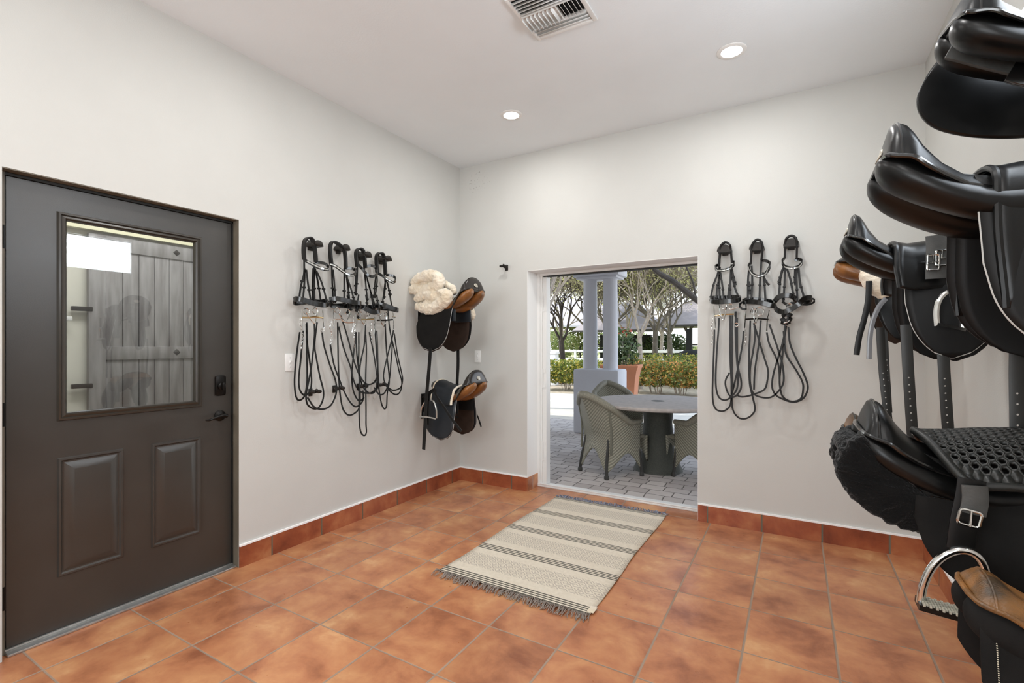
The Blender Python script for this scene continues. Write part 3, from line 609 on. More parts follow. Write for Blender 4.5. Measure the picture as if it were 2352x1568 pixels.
bridle([(0,-1.482,2.048)][0], XN, 'black bridle second from the dark door, white-edged browband', GL,
  [(0.05,-1.568,1.881),(0.05,-1.578,1.957),(0.05,-1.574,2.016),(0.07,-1.558,2.034),(0.08,-1.512,2.014),(0.08,-1.476,1.971),(0.08,-1.469,1.864)],
  [(0.05,-1.582,1.877),(0.08,-1.56,1.866),(0.11,-1.526,1.834),(0.13,-1.495,1.812),(0.14,-1.454,1.812),(0.12,-1.411,1.844),(0.09,-1.41,1.866),(0.07,-1.443,1.868),(0.06,-1.459,1.862)],
  [[(0.05,-1.565,1.872),(0.05,-1.561,1.756),(0.05,-1.553,1.641)], [(0.06,-1.561,1.843),(0.06,-1.55,1.738),(0.06,-1.544,1.641)], [(0.07,-1.474,1.864),(0.07,-1.474,1.745),(0.07,-1.474,1.627)], [(0.08,-1.47,1.834),(0.08,-1.451,1.747),(0.08,-1.426,1.59)], [(0.09,-1.46,1.785),(0.09,-1.422,1.7),(0.09,-1.384,1.582)], [(0.07,-1.452,1.827),(0.07,-1.436,1.719),(0.07,-1.443,1.569)]],
  [[(0.05,-1.582,1.631),(0.09,-1.557,1.639),(0.12,-1.51,1.629),(0.14,-1.454,1.62),(0.14,-1.391,1.617),(0.1,-1.367,1.595),(0.06,-1.396,1.598),(0.04,-1.466,1.599),(0.04,-1.551,1.593),(0.05,-1.582,1.619)]],
  [[(0.06,-1.522,1.477),(0.06,-1.52,1.32),(0.06,-1.514,1.124),(0.06,-1.502,0.976),(0.06,-1.477,0.865),(0.06,-1.434,0.816),(0.06,-1.383,0.814),(0.06,-1.331,0.849),(0.06,-1.318,0.93),(0.06,-1.331,1.116),(0.06,-1.351,1.27),(0.06,-1.357,1.412)], [(0.07,-1.522,1.447),(0.07,-1.48,1.301),(0.07,-1.417,1.16),(0.07,-1.392,1.068),(0.07,-1.34,0.984),(0.07,-1.26,0.956),(0.07,-1.204,0.962),(0.07,-1.162,1.001),(0.07,-1.148,1.075),(0.07,-1.162,1.214),(0.07,-1.176,1.374),(0.07,-1.19,1.48)],
   [(0.06,-1.585,1.32),(0.06,-1.555,1.184),(0.06,-1.508,1.075),(0.06,-1.459,0.973),(0.06,-1.396,0.887),(0.06,-1.344,0.866),(0.06,-1.291,0.907),(0.06,-1.291,0.979)], [(0.08,-1.512,1.525),(0.08,-1.451,1.37),(0.08,-1.401,1.22),(0.08,-1.349,1.107),(0.08,-1.283,1.031),(0.08,-1.214,1.027),(0.08,-1.164,1.076)]],
  [[(0.06,-1.567,1.492),(0.08,-1.525,1.5),(0.09,-1.478,1.478),(0.11,-1.421,1.48)]], [[(0.06,-1.561,1.562),(0.06,-1.555,1.485),(0.06,-1.561,1.427)], [(0.11,-1.427,1.529),(0.11,-1.43,1.449),(0.11,-1.44,1.409)], [(0.08,-1.531,1.539),(0.08,-1.5,1.502),(0.08,-1.464,1.477),(0.08,-1.445,1.509),(0.08,-1.424,1.54)]],
  [([(0.08,-1.542,1.558)][0], .022), ([(0.09,-1.46,1.553)][0], .02)], [[(0.07,-1.589,1.483),(0.07,-1.596,1.435),(0.07,-1.581,1.387),(0.07,-1.589,1.32)], [(0.09,-1.394,1.481),(0.09,-1.399,1.381),(0.09,-1.394,1.28)]], [(0.06,-1.588,1.876),(0.09,-1.568,1.862),(0.12,-1.534,1.83),(0.14,-1.503,1.808),(0.15,-1.463,1.808)], 'chrome')
bridle([(0,-1.263,2.04)][0], XN, 'black bridle third from the dark door, plain curved browband', GL,
  [(0.05,-1.335,1.895),(0.05,-1.348,1.97),(0.05,-1.342,2.012),(0.06,-1.318,2.03),(0.07,-1.294,2.007),(0.07,-1.277,1.891)],
  [(0.05,-1.332,1.916),(0.09,-1.332,1.882),(0.12,-1.306,1.837),(0.13,-1.262,1.826),(0.12,-1.21,1.854),(0.1,-1.194,1.895),(0.07,-1.211,1.919),(0.05,-1.241,1.913)],
  [[(0.05,-1.335,1.895),(0.05,-1.338,1.802),(0.05,-1.346,1.709)], [(0.05,-1.346,1.883),(0.05,-1.351,1.78),(0.05,-1.355,1.713)], [(0.07,-1.287,1.89),(0.07,-1.273,1.767),(0.07,-1.26,1.675)], [(0.08,-1.283,1.858),(0.08,-1.249,1.758),(0.08,-1.214,1.668),(0.08,-1.193,1.627)], [(0.08,-1.269,1.808),(0.08,-1.235,1.718),(0.08,-1.207,1.605)], [(0.06,-1.331,1.69),(0.06,-1.344,1.617),(0.06,-1.338,1.535)], [(0.07,-1.273,1.694),(0.07,-1.26,1.623),(0.07,-1.253,1.581)]],
  [[(0.05,-1.355,1.591),(0.09,-1.332,1.598),(0.12,-1.306,1.576),(0.14,-1.257,1.56),(0.14,-1.209,1.576),(0.1,-1.177,1.617),(0.06,-1.181,1.608),(0.04,-1.232,1.605),(0.04,-1.313,1.604),(0.05,-1.353,1.596)]],
  [[(0.06,-1.331,1.413),(0.06,-1.331,1.269),(0.06,-1.331,1.167),(0.06,-1.304,1.032),(0.06,-1.25,0.966),(0.06,-1.195,0.95),(0.06,-1.152,0.979)], [(0.08,-1.283,1.393),(0.08,-1.276,1.269),(0.08,-1.283,1.062),(0.08,-1.28,0.855),(0.08,-1.28,0.731),(0.08,-1.276,0.668),(0.08,-1.296,0.646),(0.08,-1.329,0.676),(0.08,-1.343,0.76),(0.08,-1.346,0.964),(0.08,-1.336,1.167),(0.08,-1.296,1.321),(0.08,-1.283,1.476)], [(0.06,-1.357,1.412),(0.06,-1.377,1.27),(0.06,-1.396,1.109),(0.06,-1.383,0.987),(0.06,-1.331,0.906),(0.06,-1.278,0.926)], [(0.09,-1.258,1.414),(0.09,-1.223,1.289),(0.09,-1.195,1.163),(0.09,-1.181,1.056),(0.09,-1.223,1.028)]],
  [[(0.06,-1.344,1.506),(0.08,-1.283,1.507),(0.1,-1.226,1.514)]], [[(0.06,-1.36,1.555),(0.06,-1.364,1.453),(0.06,-1.37,1.412)], [(0.1,-1.212,1.53),(0.1,-1.212,1.457),(0.1,-1.219,1.394)], [(0.08,-1.343,1.535),(0.08,-1.323,1.495),(0.08,-1.296,1.468),(0.08,-1.28,1.497),(0.08,-1.266,1.539)]],
  [([(0.08,-1.343,1.55)][0], .018), ([(0.09,-1.272,1.548)][0], .018)], [[(0.09,-1.237,1.488),(0.09,-1.24,1.415),(0.09,-1.237,1.342)]], None, 'brass')
bridle([(0,-1.057,2.037)][0], XN, 'black bridle fourth from the dark door, nearest the fleece-covered saddle', GL,
  [(0.05,-1.14,1.879),(0.05,-1.148,1.974),(0.05,-1.14,2.013),(0.07,-1.126,2.027),(0.07,-1.094,2.019),(0.07,-1.079,1.951),(0.07,-1.071,1.865)],
  [(0.05,-1.131,1.875),(0.09,-1.124,1.851),(0.12,-1.095,1.821),(0.13,-1.053,1.806),(0.12,-1.015,1.824),(0.09,-0.996,1.86),(0.07,-1.029,1.87),(0.05,-1.047,1.869)],
  [[(0.05,-1.143,1.868),(0.05,-1.14,1.804),(0.05,-1.157,1.706)], [(0.05,-1.15,1.862),(0.05,-1.164,1.78),(0.05,-1.171,1.705)], [(0.07,-1.082,1.863),(0.07,-1.074,1.788),(0.07,-1.082,1.706)], [(0.08,-1.077,1.831),(0.08,-1.047,1.758),(0.08,-1.017,1.64)], [(0.07,-1.074,1.81),(0.07,-1.097,1.678),(0.07,-1.104,1.623)], [(0.09,-1.072,1.809),(0.09,-1.047,1.736),(0.09,-1.035,1.704)], [(0.05,-1.143,1.707),(0.05,-1.135,1.654),(0.05,-1.128,1.633)]],
  [[(0.05,-1.135,1.63),(0.09,-1.109,1.627),(0.12,-1.065,1.608),(0.14,-1.022,1.596),(0.13,-0.999,1.59),(0.09,-0.989,1.597),(0.05,-1.009,1.606),(0.04,-1.074,1.607),(0.04,-1.126,1.618)]],
  [[(0.12,-1.035,1.435),(0.12,-1.05,1.375),(0.12,-1.088,1.267),(0.12,-1.124,1.161),(0.12,-1.142,1.076),(0.12,-1.117,1.011),(0.12,-1.065,0.953),(0.12,-1.004,0.926),(0.12,-0.958,0.95),(0.12,-0.942,1.021),(0.12,-0.973,1.111),(0.12,-1.02,1.266),(0.12,-1.073,1.429),(0.12,-1.095,1.59)], [(0.12,-1.027,1.408),(0.12,-0.989,1.233),(0.12,-0.942,1.088),(0.12,-0.934,1.032),(0.12,-0.958,0.978),(0.12,-1.035,0.962),(0.12,-1.095,0.988)], [(0.09,-1.094,1.483),(0.09,-1.08,1.267),(0.09,-1.05,1.049),(0.09,-1.072,0.941),(0.09,-1.08,0.845),(0.09,-1.102,0.823),(0.09,-1.131,0.861),(0.09,-1.153,0.948),(0.09,-1.167,1.056),(0.09,-1.174,1.268),(0.09,-1.181,1.427)], [(0.1,-1.06,1.462),(0.1,-1.03,1.321),(0.1,-1.045,1.158),(0.1,-1.06,1.05),(0.1,-1.104,0.955),(0.1,-1.163,0.939),(0.1,-1.219,0.996)]],
  [[(0.06,-1.152,1.508),(0.09,-1.094,1.51),(0.11,-1.032,1.518)]], [[(0.12,-1.043,1.571),(0.12,-1.035,1.528),(0.12,-1.035,1.441)], [(0.12,-1.05,1.538),(0.12,-1.012,1.54),(0.12,-1.035,1.526)], [(0.08,-1.15,1.545),(0.08,-1.128,1.492),(0.08,-1.099,1.463),(0.08,-1.084,1.494),(0.08,-1.073,1.544)]],
  [([(0.08,-1.143,1.556)][0], .018), ([(0.09,-1.087,1.553)][0], .018)], [], [(0.07,-1.133,1.866),(0.13,-1.105,1.817),(0.14,-1.063,1.802)], 'black_metal')
for p, lab in (([(0,-1.703,2.036)][0], 'dark hook holding the bridle nearest the dark door'), ([(0,-1.472,2.051)][0], 'dark hook holding the second bridle from the dark door'), ([(0,-1.266,2.034)][0], 'dark hook holding the third bridle from the dark door'), ([(0,-1.057,2.037)][0], 'dark hook holding the bridle nearest the fleece-covered saddle')):
    h = empty('bridle_hook', p, pi / 2, lab, 'hook', 'bridle hooks on the wall')
    MB().box((-.02, -.008, -.08), (.02, 0, -.01), .003).build('wall_plate', M['iron'], h)
    MB().ring_loft([[Vector((.04 * cos(a), y, -.055 + .034 * sin(a))) for a in [pi * k / 12 for k in range(13)]] + [Vector((-.03, y, -.06)), Vector((.03, y, -.06))] for y in (-.004, -.05, -.088)]).ball((0, -.09, -.04), (.032, .012, .022)).build('saddle_block', M['iron'], h, sharp=50)
for p, lab in (([(0,-1.701,1)][0], 'small dark double hook low on the wall under the first bridle'), ([(0,-1.504,1.008)][0], 'small dark double hook low on the wall under the second bridle'), ([(0,-1.283,1.007)][0], 'small dark double hook low on the wall under the third bridle'), ([(0,-1.087,1.004)][0], 'small dark double hook low on the wall under the fourth bridle')):
    arm_hook(p, pi / 2, lab, 'small double hooks')
arm_hook([(0.535,0,2.036)][0], 0, 'empty dark double hook on the back wall left of the doorway', 'small double hooks')

bridle([(2.4,0,2.06)][0], YN, 'black bridle hanging nearest the doorway on the back wall', GB,
  [(2.363,-0.05,1.893),(2.375,-0.07,2.012),(2.385,-0.08,2.037),(2.41,-0.08,2.053),(2.435,-0.08,2.034),(2.443,-0.07,2.005),(2.449,-0.05,1.905)],
  [(2.358,-0.05,1.898),(2.345,-0.07,1.892),(2.345,-0.1,1.871),(2.364,-0.13,1.851),(2.404,-0.14,1.845),(2.445,-0.13,1.859),(2.466,-0.1,1.885),(2.466,-0.07,1.908),(2.445,-0.05,1.915)],
  [[(2.364,-0.05,1.893),(2.354,-0.05,1.837),(2.327,-0.05,1.763),(2.314,-0.05,1.706),(2.307,-0.05,1.669)], [(2.366,-0.06,1.882),(2.364,-0.06,1.797),(2.351,-0.06,1.732),(2.346,-0.06,1.666)], [(2.37,-0.06,1.882),(2.366,-0.06,1.769),(2.368,-0.06,1.665)], [(2.374,-0.07,1.842),(2.387,-0.07,1.747),(2.396,-0.07,1.662)], [(2.445,-0.05,1.896),(2.445,-0.05,1.812),(2.428,-0.05,1.719),(2.424,-0.05,1.672)], [(2.446,-0.06,1.885),(2.455,-0.06,1.791),(2.472,-0.06,1.715),(2.489,-0.06,1.668)], [(2.451,-0.07,1.855),(2.464,-0.07,1.789),(2.477,-0.07,1.742)], [(2.442,-0.06,1.857),(2.438,-0.06,1.745),(2.438,-0.06,1.666)]],
  [[(2.306,-0.06,1.654),(2.321,-0.1,1.633),(2.368,-0.13,1.623),(2.421,-0.14,1.624),(2.463,-0.14,1.626),(2.498,-0.12,1.633),(2.503,-0.08,1.649),(2.462,-0.05,1.659),(2.392,-0.04,1.659),(2.33,-0.04,1.661),(2.307,-0.05,1.657)]],
  [[(2.333,-0.06,1.429),(2.331,-0.06,1.325),(2.324,-0.06,1.134),(2.32,-0.06,0.944),(2.337,-0.06,0.86),(2.377,-0.06,0.839),(2.416,-0.06,0.855),(2.442,-0.06,0.904),(2.446,-0.06,1.044),(2.438,-0.06,1.231),(2.438,-0.06,1.418),(2.438,-0.06,1.53)], [(2.365,-0.07,1.513),(2.361,-0.07,1.419),(2.348,-0.07,1.23),(2.343,-0.07,1.041),(2.361,-0.07,0.947),(2.4,-0.07,0.921),(2.439,-0.07,0.942),(2.481,-0.07,1),(2.49,-0.07,1.093),(2.481,-0.07,1.232),(2.473,-0.07,1.417),(2.477,-0.07,1.556)],
   [(2.486,-0.08,1.509),(2.486,-0.08,1.232),(2.495,-0.08,1.14),(2.511,-0.08,1.066),(2.507,-0.08,1.002),(2.474,-0.08,0.954),(2.44,-0.08,0.952),(2.414,-0.08,1.007),(2.41,-0.08,1.063),(2.435,-0.08,1.12)], [(2.455,-0.08,1.529),(2.452,-0.08,1.324),(2.452,-0.08,1.139),(2.457,-0.08,0.999)]],
  [[(2.34,-0.08,1.528),(2.399,-0.1,1.534),(2.467,-0.1,1.536)]], [[(2.331,-0.08,1.599),(2.337,-0.08,1.523),(2.343,-0.08,1.438)], [(2.469,-0.1,1.564),(2.469,-0.1,1.518)], [(2.369,-0.1,1.605),(2.38,-0.12,1.538),(2.399,-0.12,1.495),(2.414,-0.12,1.546),(2.418,-0.1,1.594)], [(2.438,-0.1,1.565),(2.467,-0.1,1.575),(2.494,-0.1,1.583)]],
  [([(2.403,-0.1,1.594)][0], .02), ([(2.444,-0.1,1.591)][0], .018), ([(2.483,-0.09,1.461)][0], .012)], [[(2.322,-0.08,1.514),(2.318,-0.08,1.438),(2.322,-0.08,1.381),(2.318,-0.08,1.315)]],
  [(2.35,-0.11,1.865),(2.365,-0.14,1.846),(2.405,-0.15,1.841),(2.446,-0.14,1.854),(2.465,-0.11,1.88)], 'brass')
bridle([(2.609,0,2.056)][0], YN, 'black bridle in the middle of the three on the back wall', GB,
  [(2.569,-0.05,1.885),(2.578,-0.07,1.991),(2.587,-0.08,2.028),(2.614,-0.08,2.049),(2.641,-0.08,2.027),(2.645,-0.07,1.985),(2.637,-0.05,1.907)],
  [(2.563,-0.05,1.89),(2.557,-0.08,1.868),(2.565,-0.11,1.836),(2.589,-0.13,1.805),(2.626,-0.14,1.787),(2.665,-0.13,1.804),(2.688,-0.11,1.844),(2.688,-0.08,1.882),(2.663,-0.06,1.901),(2.633,-0.05,1.905)],
  [[(2.563,-0.05,1.886),(2.553,-0.05,1.785),(2.551,-0.05,1.656)], [(2.576,-0.06,1.874),(2.58,-0.06,1.782),(2.576,-0.06,1.663)], [(2.637,-0.05,1.902),(2.629,-0.05,1.78),(2.625,-0.05,1.653)], [(2.646,-0.07,1.822),(2.654,-0.07,1.776),(2.662,-0.07,1.64)], [(2.651,-0.08,1.793),(2.671,-0.08,1.747),(2.687,-0.08,1.728)], [(2.56,-0.06,1.765),(2.564,-0.06,1.673)]],
  [[(2.526,-0.06,1.62),(2.559,-0.1,1.62),(2.617,-0.13,1.61),(2.666,-0.14,1.597),(2.712,-0.14,1.581),(2.717,-0.1,1.599),(2.693,-0.05,1.616),(2.612,-0.04,1.634),(2.546,-0.04,1.637),(2.523,-0.05,1.625)]],
  [[(2.526,-0.06,1.417),(2.518,-0.06,1.324),(2.489,-0.06,1.157),(2.467,-0.06,1.045),(2.45,-0.06,0.96),(2.455,-0.06,0.858),(2.489,-0.06,0.804),(2.531,-0.06,0.796),(2.572,-0.06,0.82),(2.597,-0.06,0.867),(2.584,-0.06,0.949),(2.564,-0.06,1.049),(2.56,-0.06,1.232),(2.564,-0.06,1.37),(2.568,-0.06,1.489)], [(2.635,-0.08,1.487),(2.622,-0.08,1.324),(2.598,-0.08,1.142),(2.592,-0.08,1.006)], [(2.594,-0.08,1.451),(2.598,-0.08,1.37),(2.586,-0.08,1.269),(2.569,-0.08,1.16),(2.569,-0.08,1.05),(2.59,-0.08,0.978),(2.647,-0.08,0.954),(2.702,-0.08,0.962),(2.749,-0.08,1.013),(2.773,-0.08,1.076),(2.765,-0.08,1.191),(2.742,-0.08,1.279),(2.71,-0.08,1.386),(2.687,-0.08,1.459)],
   [(2.671,-0.08,1.405),(2.687,-0.08,1.324),(2.726,-0.08,1.235),(2.745,-0.08,1.164),(2.749,-0.08,1.075)], [(2.48,-0.06,0.962),(2.505,-0.06,0.951),(2.547,-0.06,0.956),(2.613,-0.06,0.982),(2.658,-0.06,1.012),(2.674,-0.06,1.071),(2.678,-0.06,1.143),(2.654,-0.06,1.233),(2.629,-0.06,1.324),(2.605,-0.06,1.415),(2.589,-0.06,1.471)]],
  [[(2.541,-0.08,1.498),(2.616,-0.1,1.5),(2.683,-0.1,1.492)]], [[(2.541,-0.08,1.553),(2.536,-0.08,1.489),(2.532,-0.08,1.434)], [(2.687,-0.1,1.556),(2.676,-0.1,1.494),(2.672,-0.1,1.413)], [(2.585,-0.1,1.578),(2.593,-0.12,1.513),(2.605,-0.12,1.466),(2.617,-0.12,1.512),(2.612,-0.1,1.559)]],
  [([(2.628,-0.1,1.549)][0], .027), ([(2.591,-0.1,1.55)][0], .018)], [[(2.536,-0.08,1.434),(2.541,-0.08,1.37),(2.536,-0.08,1.315)]],
  [(2.56,-0.1,1.861),(2.569,-0.13,1.829),(2.59,-0.14,1.8),(2.627,-0.15,1.783),(2.666,-0.14,1.799),(2.687,-0.12,1.84)], 'black_metal', extra=[([(2.524,-0.06,1.624),(2.506,-0.07,1.611),(2.501,-0.08,1.592),(2.52,-0.08,1.571),(2.542,-0.08,1.572),(2.539,-0.06,1.601)], .014)])
bridle([(2.818,0,2.051)][0], YN, 'black bridle nearest the saddles on the back wall, noseband turned sideways', GB,
  [(2.778,-0.05,1.908),(2.782,-0.07,2.006),(2.791,-0.08,2.039),(2.819,-0.08,2.052),(2.845,-0.08,2.031),(2.85,-0.07,1.99),(2.849,-0.05,1.901)],
  [(2.776,-0.05,1.91),(2.765,-0.08,1.889),(2.769,-0.11,1.86),(2.789,-0.13,1.838),(2.823,-0.14,1.827),(2.86,-0.13,1.836),(2.879,-0.1,1.862),(2.878,-0.07,1.885),(2.853,-0.05,1.897),(2.84,-0.05,1.887)],
  [[(2.772,-0.05,1.85),(2.753,-0.05,1.771),(2.745,-0.05,1.664)], [(2.78,-0.06,1.848),(2.778,-0.06,1.751),(2.772,-0.06,1.644)], [(2.788,-0.06,1.848),(2.811,-0.06,1.766),(2.826,-0.06,1.677)], [(2.849,-0.06,1.843),(2.849,-0.06,1.728),(2.853,-0.06,1.623)], [(2.841,-0.05,1.845),(2.838,-0.05,1.766),(2.841,-0.05,1.721)], [(2.86,-0.07,1.832),(2.868,-0.07,1.735),(2.887,-0.07,1.655)], [(2.764,-0.06,1.832),(2.749,-0.06,1.77),(2.741,-0.06,1.735)]],
  [[(2.717,-0.06,1.589),(2.723,-0.08,1.618),(2.746,-0.09,1.645),(2.785,-0.1,1.651),(2.819,-0.1,1.645),(2.841,-0.08,1.622),(2.834,-0.06,1.588)], [(2.717,-0.06,1.589),(2.734,-0.1,1.554),(2.774,-0.13,1.538),(2.819,-0.14,1.555),(2.864,-0.15,1.589),(2.893,-0.14,1.621),(2.926,-0.12,1.627),(2.927,-0.1,1.614),(2.902,-0.07,1.604),(2.864,-0.05,1.601)]],
  [[(2.788,-0.06,1.448),(2.772,-0.06,1.324),(2.764,-0.06,1.235),(2.749,-0.06,1.101),(2.753,-0.06,1.012),(2.772,-0.06,0.959),(2.819,-0.06,0.935),(2.872,-0.06,0.956),(2.887,-0.06,1.026),(2.879,-0.06,1.079),(2.841,-0.06,1.156),(2.795,-0.06,1.235),(2.78,-0.06,1.297),(2.772,-0.06,1.413)], [(2.8,-0.08,1.438),(2.811,-0.08,1.324),(2.849,-0.08,1.219),(2.887,-0.08,1.132),(2.913,-0.08,1.046),(2.901,-0.08,0.985),(2.872,-0.08,0.949),(2.826,-0.08,0.933),(2.773,-0.08,0.948),(2.726,-0.08,0.976),(2.704,-0.08,1.029),(2.71,-0.08,1.109),(2.734,-0.08,1.208),(2.765,-0.08,1.324),(2.784,-0.08,1.43)], [(2.782,-0.09,1.553),(2.8,-0.09,1.517),(2.79,-0.09,1.473),(2.779,-0.09,1.43),(2.779,-0.09,1.324)]],
  [], [[(2.773,-0.1,1.465),(2.792,-0.1,1.469),(2.807,-0.1,1.481)]], [([(2.807,-0.1,1.578)][0], .017), ([(2.79,-0.09,1.465)][0], .014), ([(2.807,-0.09,1.526)][0], .015)], [],
  [(2.769,-0.12,1.854),(2.789,-0.14,1.832),(2.823,-0.15,1.822),(2.86,-0.14,1.831),(2.876,-0.11,1.855)], extra=[([(2.927,-0.11,1.625),(2.946,-0.11,1.616),(2.949,-0.1,1.602),(2.934,-0.09,1.59),(2.909,-0.08,1.584),(2.873,-0.07,1.588)], .012), ([(2.765,-0.08,1.51),(2.785,-0.1,1.524),(2.815,-0.1,1.512),(2.807,-0.09,1.486),(2.776,-0.08,1.481),(2.761,-0.08,1.501)], .03), ([(2.757,-0.08,1.47),(2.785,-0.1,1.463),(2.811,-0.09,1.473)], .022), ([(2.765,-0.08,1.612),(2.796,-0.09,1.588),(2.826,-0.09,1.604)], .016)])
for p, lab in (([(2.4,0,2.05)][0], 'dark hook holding the bridle nearest the doorway on the back wall'), ([(2.609,0,2.045)][0], 'dark hook holding the middle bridle on the back wall'), ([(2.818,0,2.049)][0], 'dark hook holding the bridle nearest the saddles')):
    hook_back(p, lab)

# ------------------------------------------------------------------ saddles and their racks
def lerp_tab(tab, x):
    if x <= tab[0][0]: return tab[0][1:]
    for a, b in zip(tab, tab[1:]):
        if x <= b[0]:
            t = (x - a[0]) / (b[0] - a[0]); return tuple(p + (q - p) * t for p, q in zip(a[1:], b[1:]))
    return tab[-1][1:]
# u toward the cantle, v across, w up; (u, half width, ridge, edge)
SEAT = [(-.275, .035, .022, .004), (-.265, .06, .052, .008), (-.235, .082, .058, .0), (-.17, .09, .036, -.02), (-.09, .095, .009, -.045), (0, .11, 0, -.05), (.055, .128, .014, -.036), (.095, .143, .048, -.012), (.125, .15, .095, .012), (.14, .15, .130, .028), (.15, .147, .147, .036), (.162, .142, .155, .041), (.174, .138, .152, .045), (.184, .133, .118, .05), (.190, .126, .08, .053), (.193, .115, .062, .055)]
def seat_low(k):      # a flatter cantle for jumping saddles; k scales the cantle height
    return [(u, h, (z if u < .03 else z * k + (1 - k) * min(z, .03)), e * (1 if u < .03 else (.4 + .6 * k))) for u, h, z, e in SEAT]
PANEL = [(-.235, .075, -.02, .024, .028), (-.2, .085, -.045, .032, .034), (-.1, .092, -.085, .042, .034), (0, .092, -.082, .05, .036), (.06, .092, -.058, .056, .038), (.11, .09, -.028, .06, .042), (.155, .086, .004, .06, .046), (.185, .08, .024, .052, .042), (.203, .076, .034, .034, .028), (.209, .075, .037, .012, .01)]
def saddle(name, label, loc, face, near, seat='leather', panel='leather', flap='leather', inner=None, welt='leather_shiny', pipe=None, badge=True, flap_len=.40, uR=(.07, .065, .03), uF=(-.2, -.25, -.2),
           low=1.0, pitch=0, scale=1.0, billets=(), group='saddles on wall racks', stitch=None, keeper=None, sweat=True, spread=.05, stations=None, deep=.018, skirt=True, rnd0=.62, front=-1, keep_out=None):
    """face: rotation about z that turns local +x (the cantle) into the room; near: sign of local y toward the camera"""
    r = empty(name, loc, face, label, 'saddle', group)
    r.scale = (scale,) * 3; r.rotation_euler = (0, pitch, face)
    ST = [a for a in (stations or (SEAT if low == 1 else seat_low(low))) if a[0] >= front]
    PN = [a for a in PANEL if a[0] >= front]
    NQ = 20
    def arc(u, hw, zc, ze):
        dsh = deep * max(0, 1 - abs(u - .095) / .06)
        out = []
        for j in range(NQ + 1):
            q = -1 + 2 * j / NQ; s_ = max(0.0, 1 - abs(q) ** 2.3) ** .6
            out.append(Vector((u, q * hw, ze + (zc - ze) * s_ - dsh * exp(-(q / .45) ** 2))))
        return out
    rows = []
    us = []
    for a, b in zip(ST, ST[1:]):
        for t in (0, .5): us.append([p + (q - p) * t for p, q in zip(a, b)])
    us.append(list(ST[-1]))
    rings = [arc(*a) + [Vector((a[0], a[1] * .6, a[3] - .012)), Vector((a[0], -a[1] * .6, a[3] - .012))] for a in us]
    so = MB().ring_loft(rings).build('seat', M[seat], r, sharp=60)
    tab = [(a[0], a[1], a[2], a[3]) for a in ST]
    edge = []
    for a in us:
        if -.22 < a[0]: edge.append(Vector((a[0], near * a[1] * 1.0, a[3])))
    tail = [Vector((ST[-1][0] + .006, near * ST[-1][1] * q, ST[-1][3] + .002)) for q in (.6, 0, -.6)]
    far = [Vector((p.x, -p.y, p.z)) for p in reversed(edge)]
    MB().tube(edge + tail + far, .0055, 8).build('welt', M[welt], r)
    # seam of the cantle back
    k = next(i for i, a in enumerate(ST) if a[0] > .16); seam = arc(*ST[k]); MB().tube([p + Vector((.004, 0, .001)) for p in seam], .0028, 6).build('cantle_seam', M[welt], so)
    if badge:
        zb = ST[-3][2] - .006; ub = .1885
        MB().grid(lambda a, b: (ub + .004 - .012 * (b * sin(2 * pi * a)) * .5 - .5 * (b * cos(2 * pi * a) * .5) ** 2 * .03, b * cos(2 * pi * a) * .026, zb - .02 + b * sin(2 * pi * a) * .016), 20, 4).build('badge_plate', M[badge if isinstance(badge, str) else 'badge'], so, solid=.003)
    # cushions under the seat
    for sg in (-1, 1):
        rg = []
        for u, v, w, rv, rw in PN:
            w2 = w if u < .03 else w - (1 - low) * max(0, w + .05) * .6
            rg.append([Vector((u, sg * (v + rv * cos(a) - .25 * rw * sin(a) * -1), w2 + rw * sin(a) - .35 * rv * cos(a) * .6)) for a in [2 * pi * q / 16 for q in range(16)]])
        fin = [[p for p in rr] for rr in rg]
        MB().ring_loft(fin).build('panel', M[panel], r, sub=1, sharp=60)
    # flaps
    def tri3(t, a): return a[0] + (a[1] - a[0]) * min(1, t * 2) if t < .5 else a[1] + (a[2] - a[1]) * (t - .5) * 2
    def sheet(sg, v0, v1, zt, zb, uf, ur, nm, m_, pc=None, side_bulge=.0, parent=r, th=.006):
        def P(a, b):
            F_, R_ = tri3(b, uf), tri3(b, ur); c, h = (F_ + R_) / 2, (R_ - F_) / 2
            if b > rnd0: h *= max(0.003, 1 - ((b - rnd0) / (1 - rnd0)) ** 2.2) ** .5
            u = c + (2 * a - 1) * h
            vv = v0 + (v1 - v0) * sin(min(1, b * 1.1) * pi / 2)
            top = min(zt + max(0, u) * .45, lerp_tab(tab, u)[2] + .03 * max(0, min(1, (.15 - u) / .06)) - .004) - max(0, -.12 - u) * .1
            return Vector((u, sg * (vv + side_bulge * sin(pi * a) * sin(pi * b)), top + (zb - top) * b))
        o = MB().grid(P, 12, 18).build(nm, M[m_], parent, solid=th, sharp=60)
        if pc:
            e = [P(1, b / 24) for b in range(2, 25)] + [P(1 - a / 8, 1) for a in range(1, 9)] + [P(0, 1 - b / 24) for b in range(1, 14)]
            MB().tube(e, .0024, 6).build('piping', M[pc], o)
        return o, P
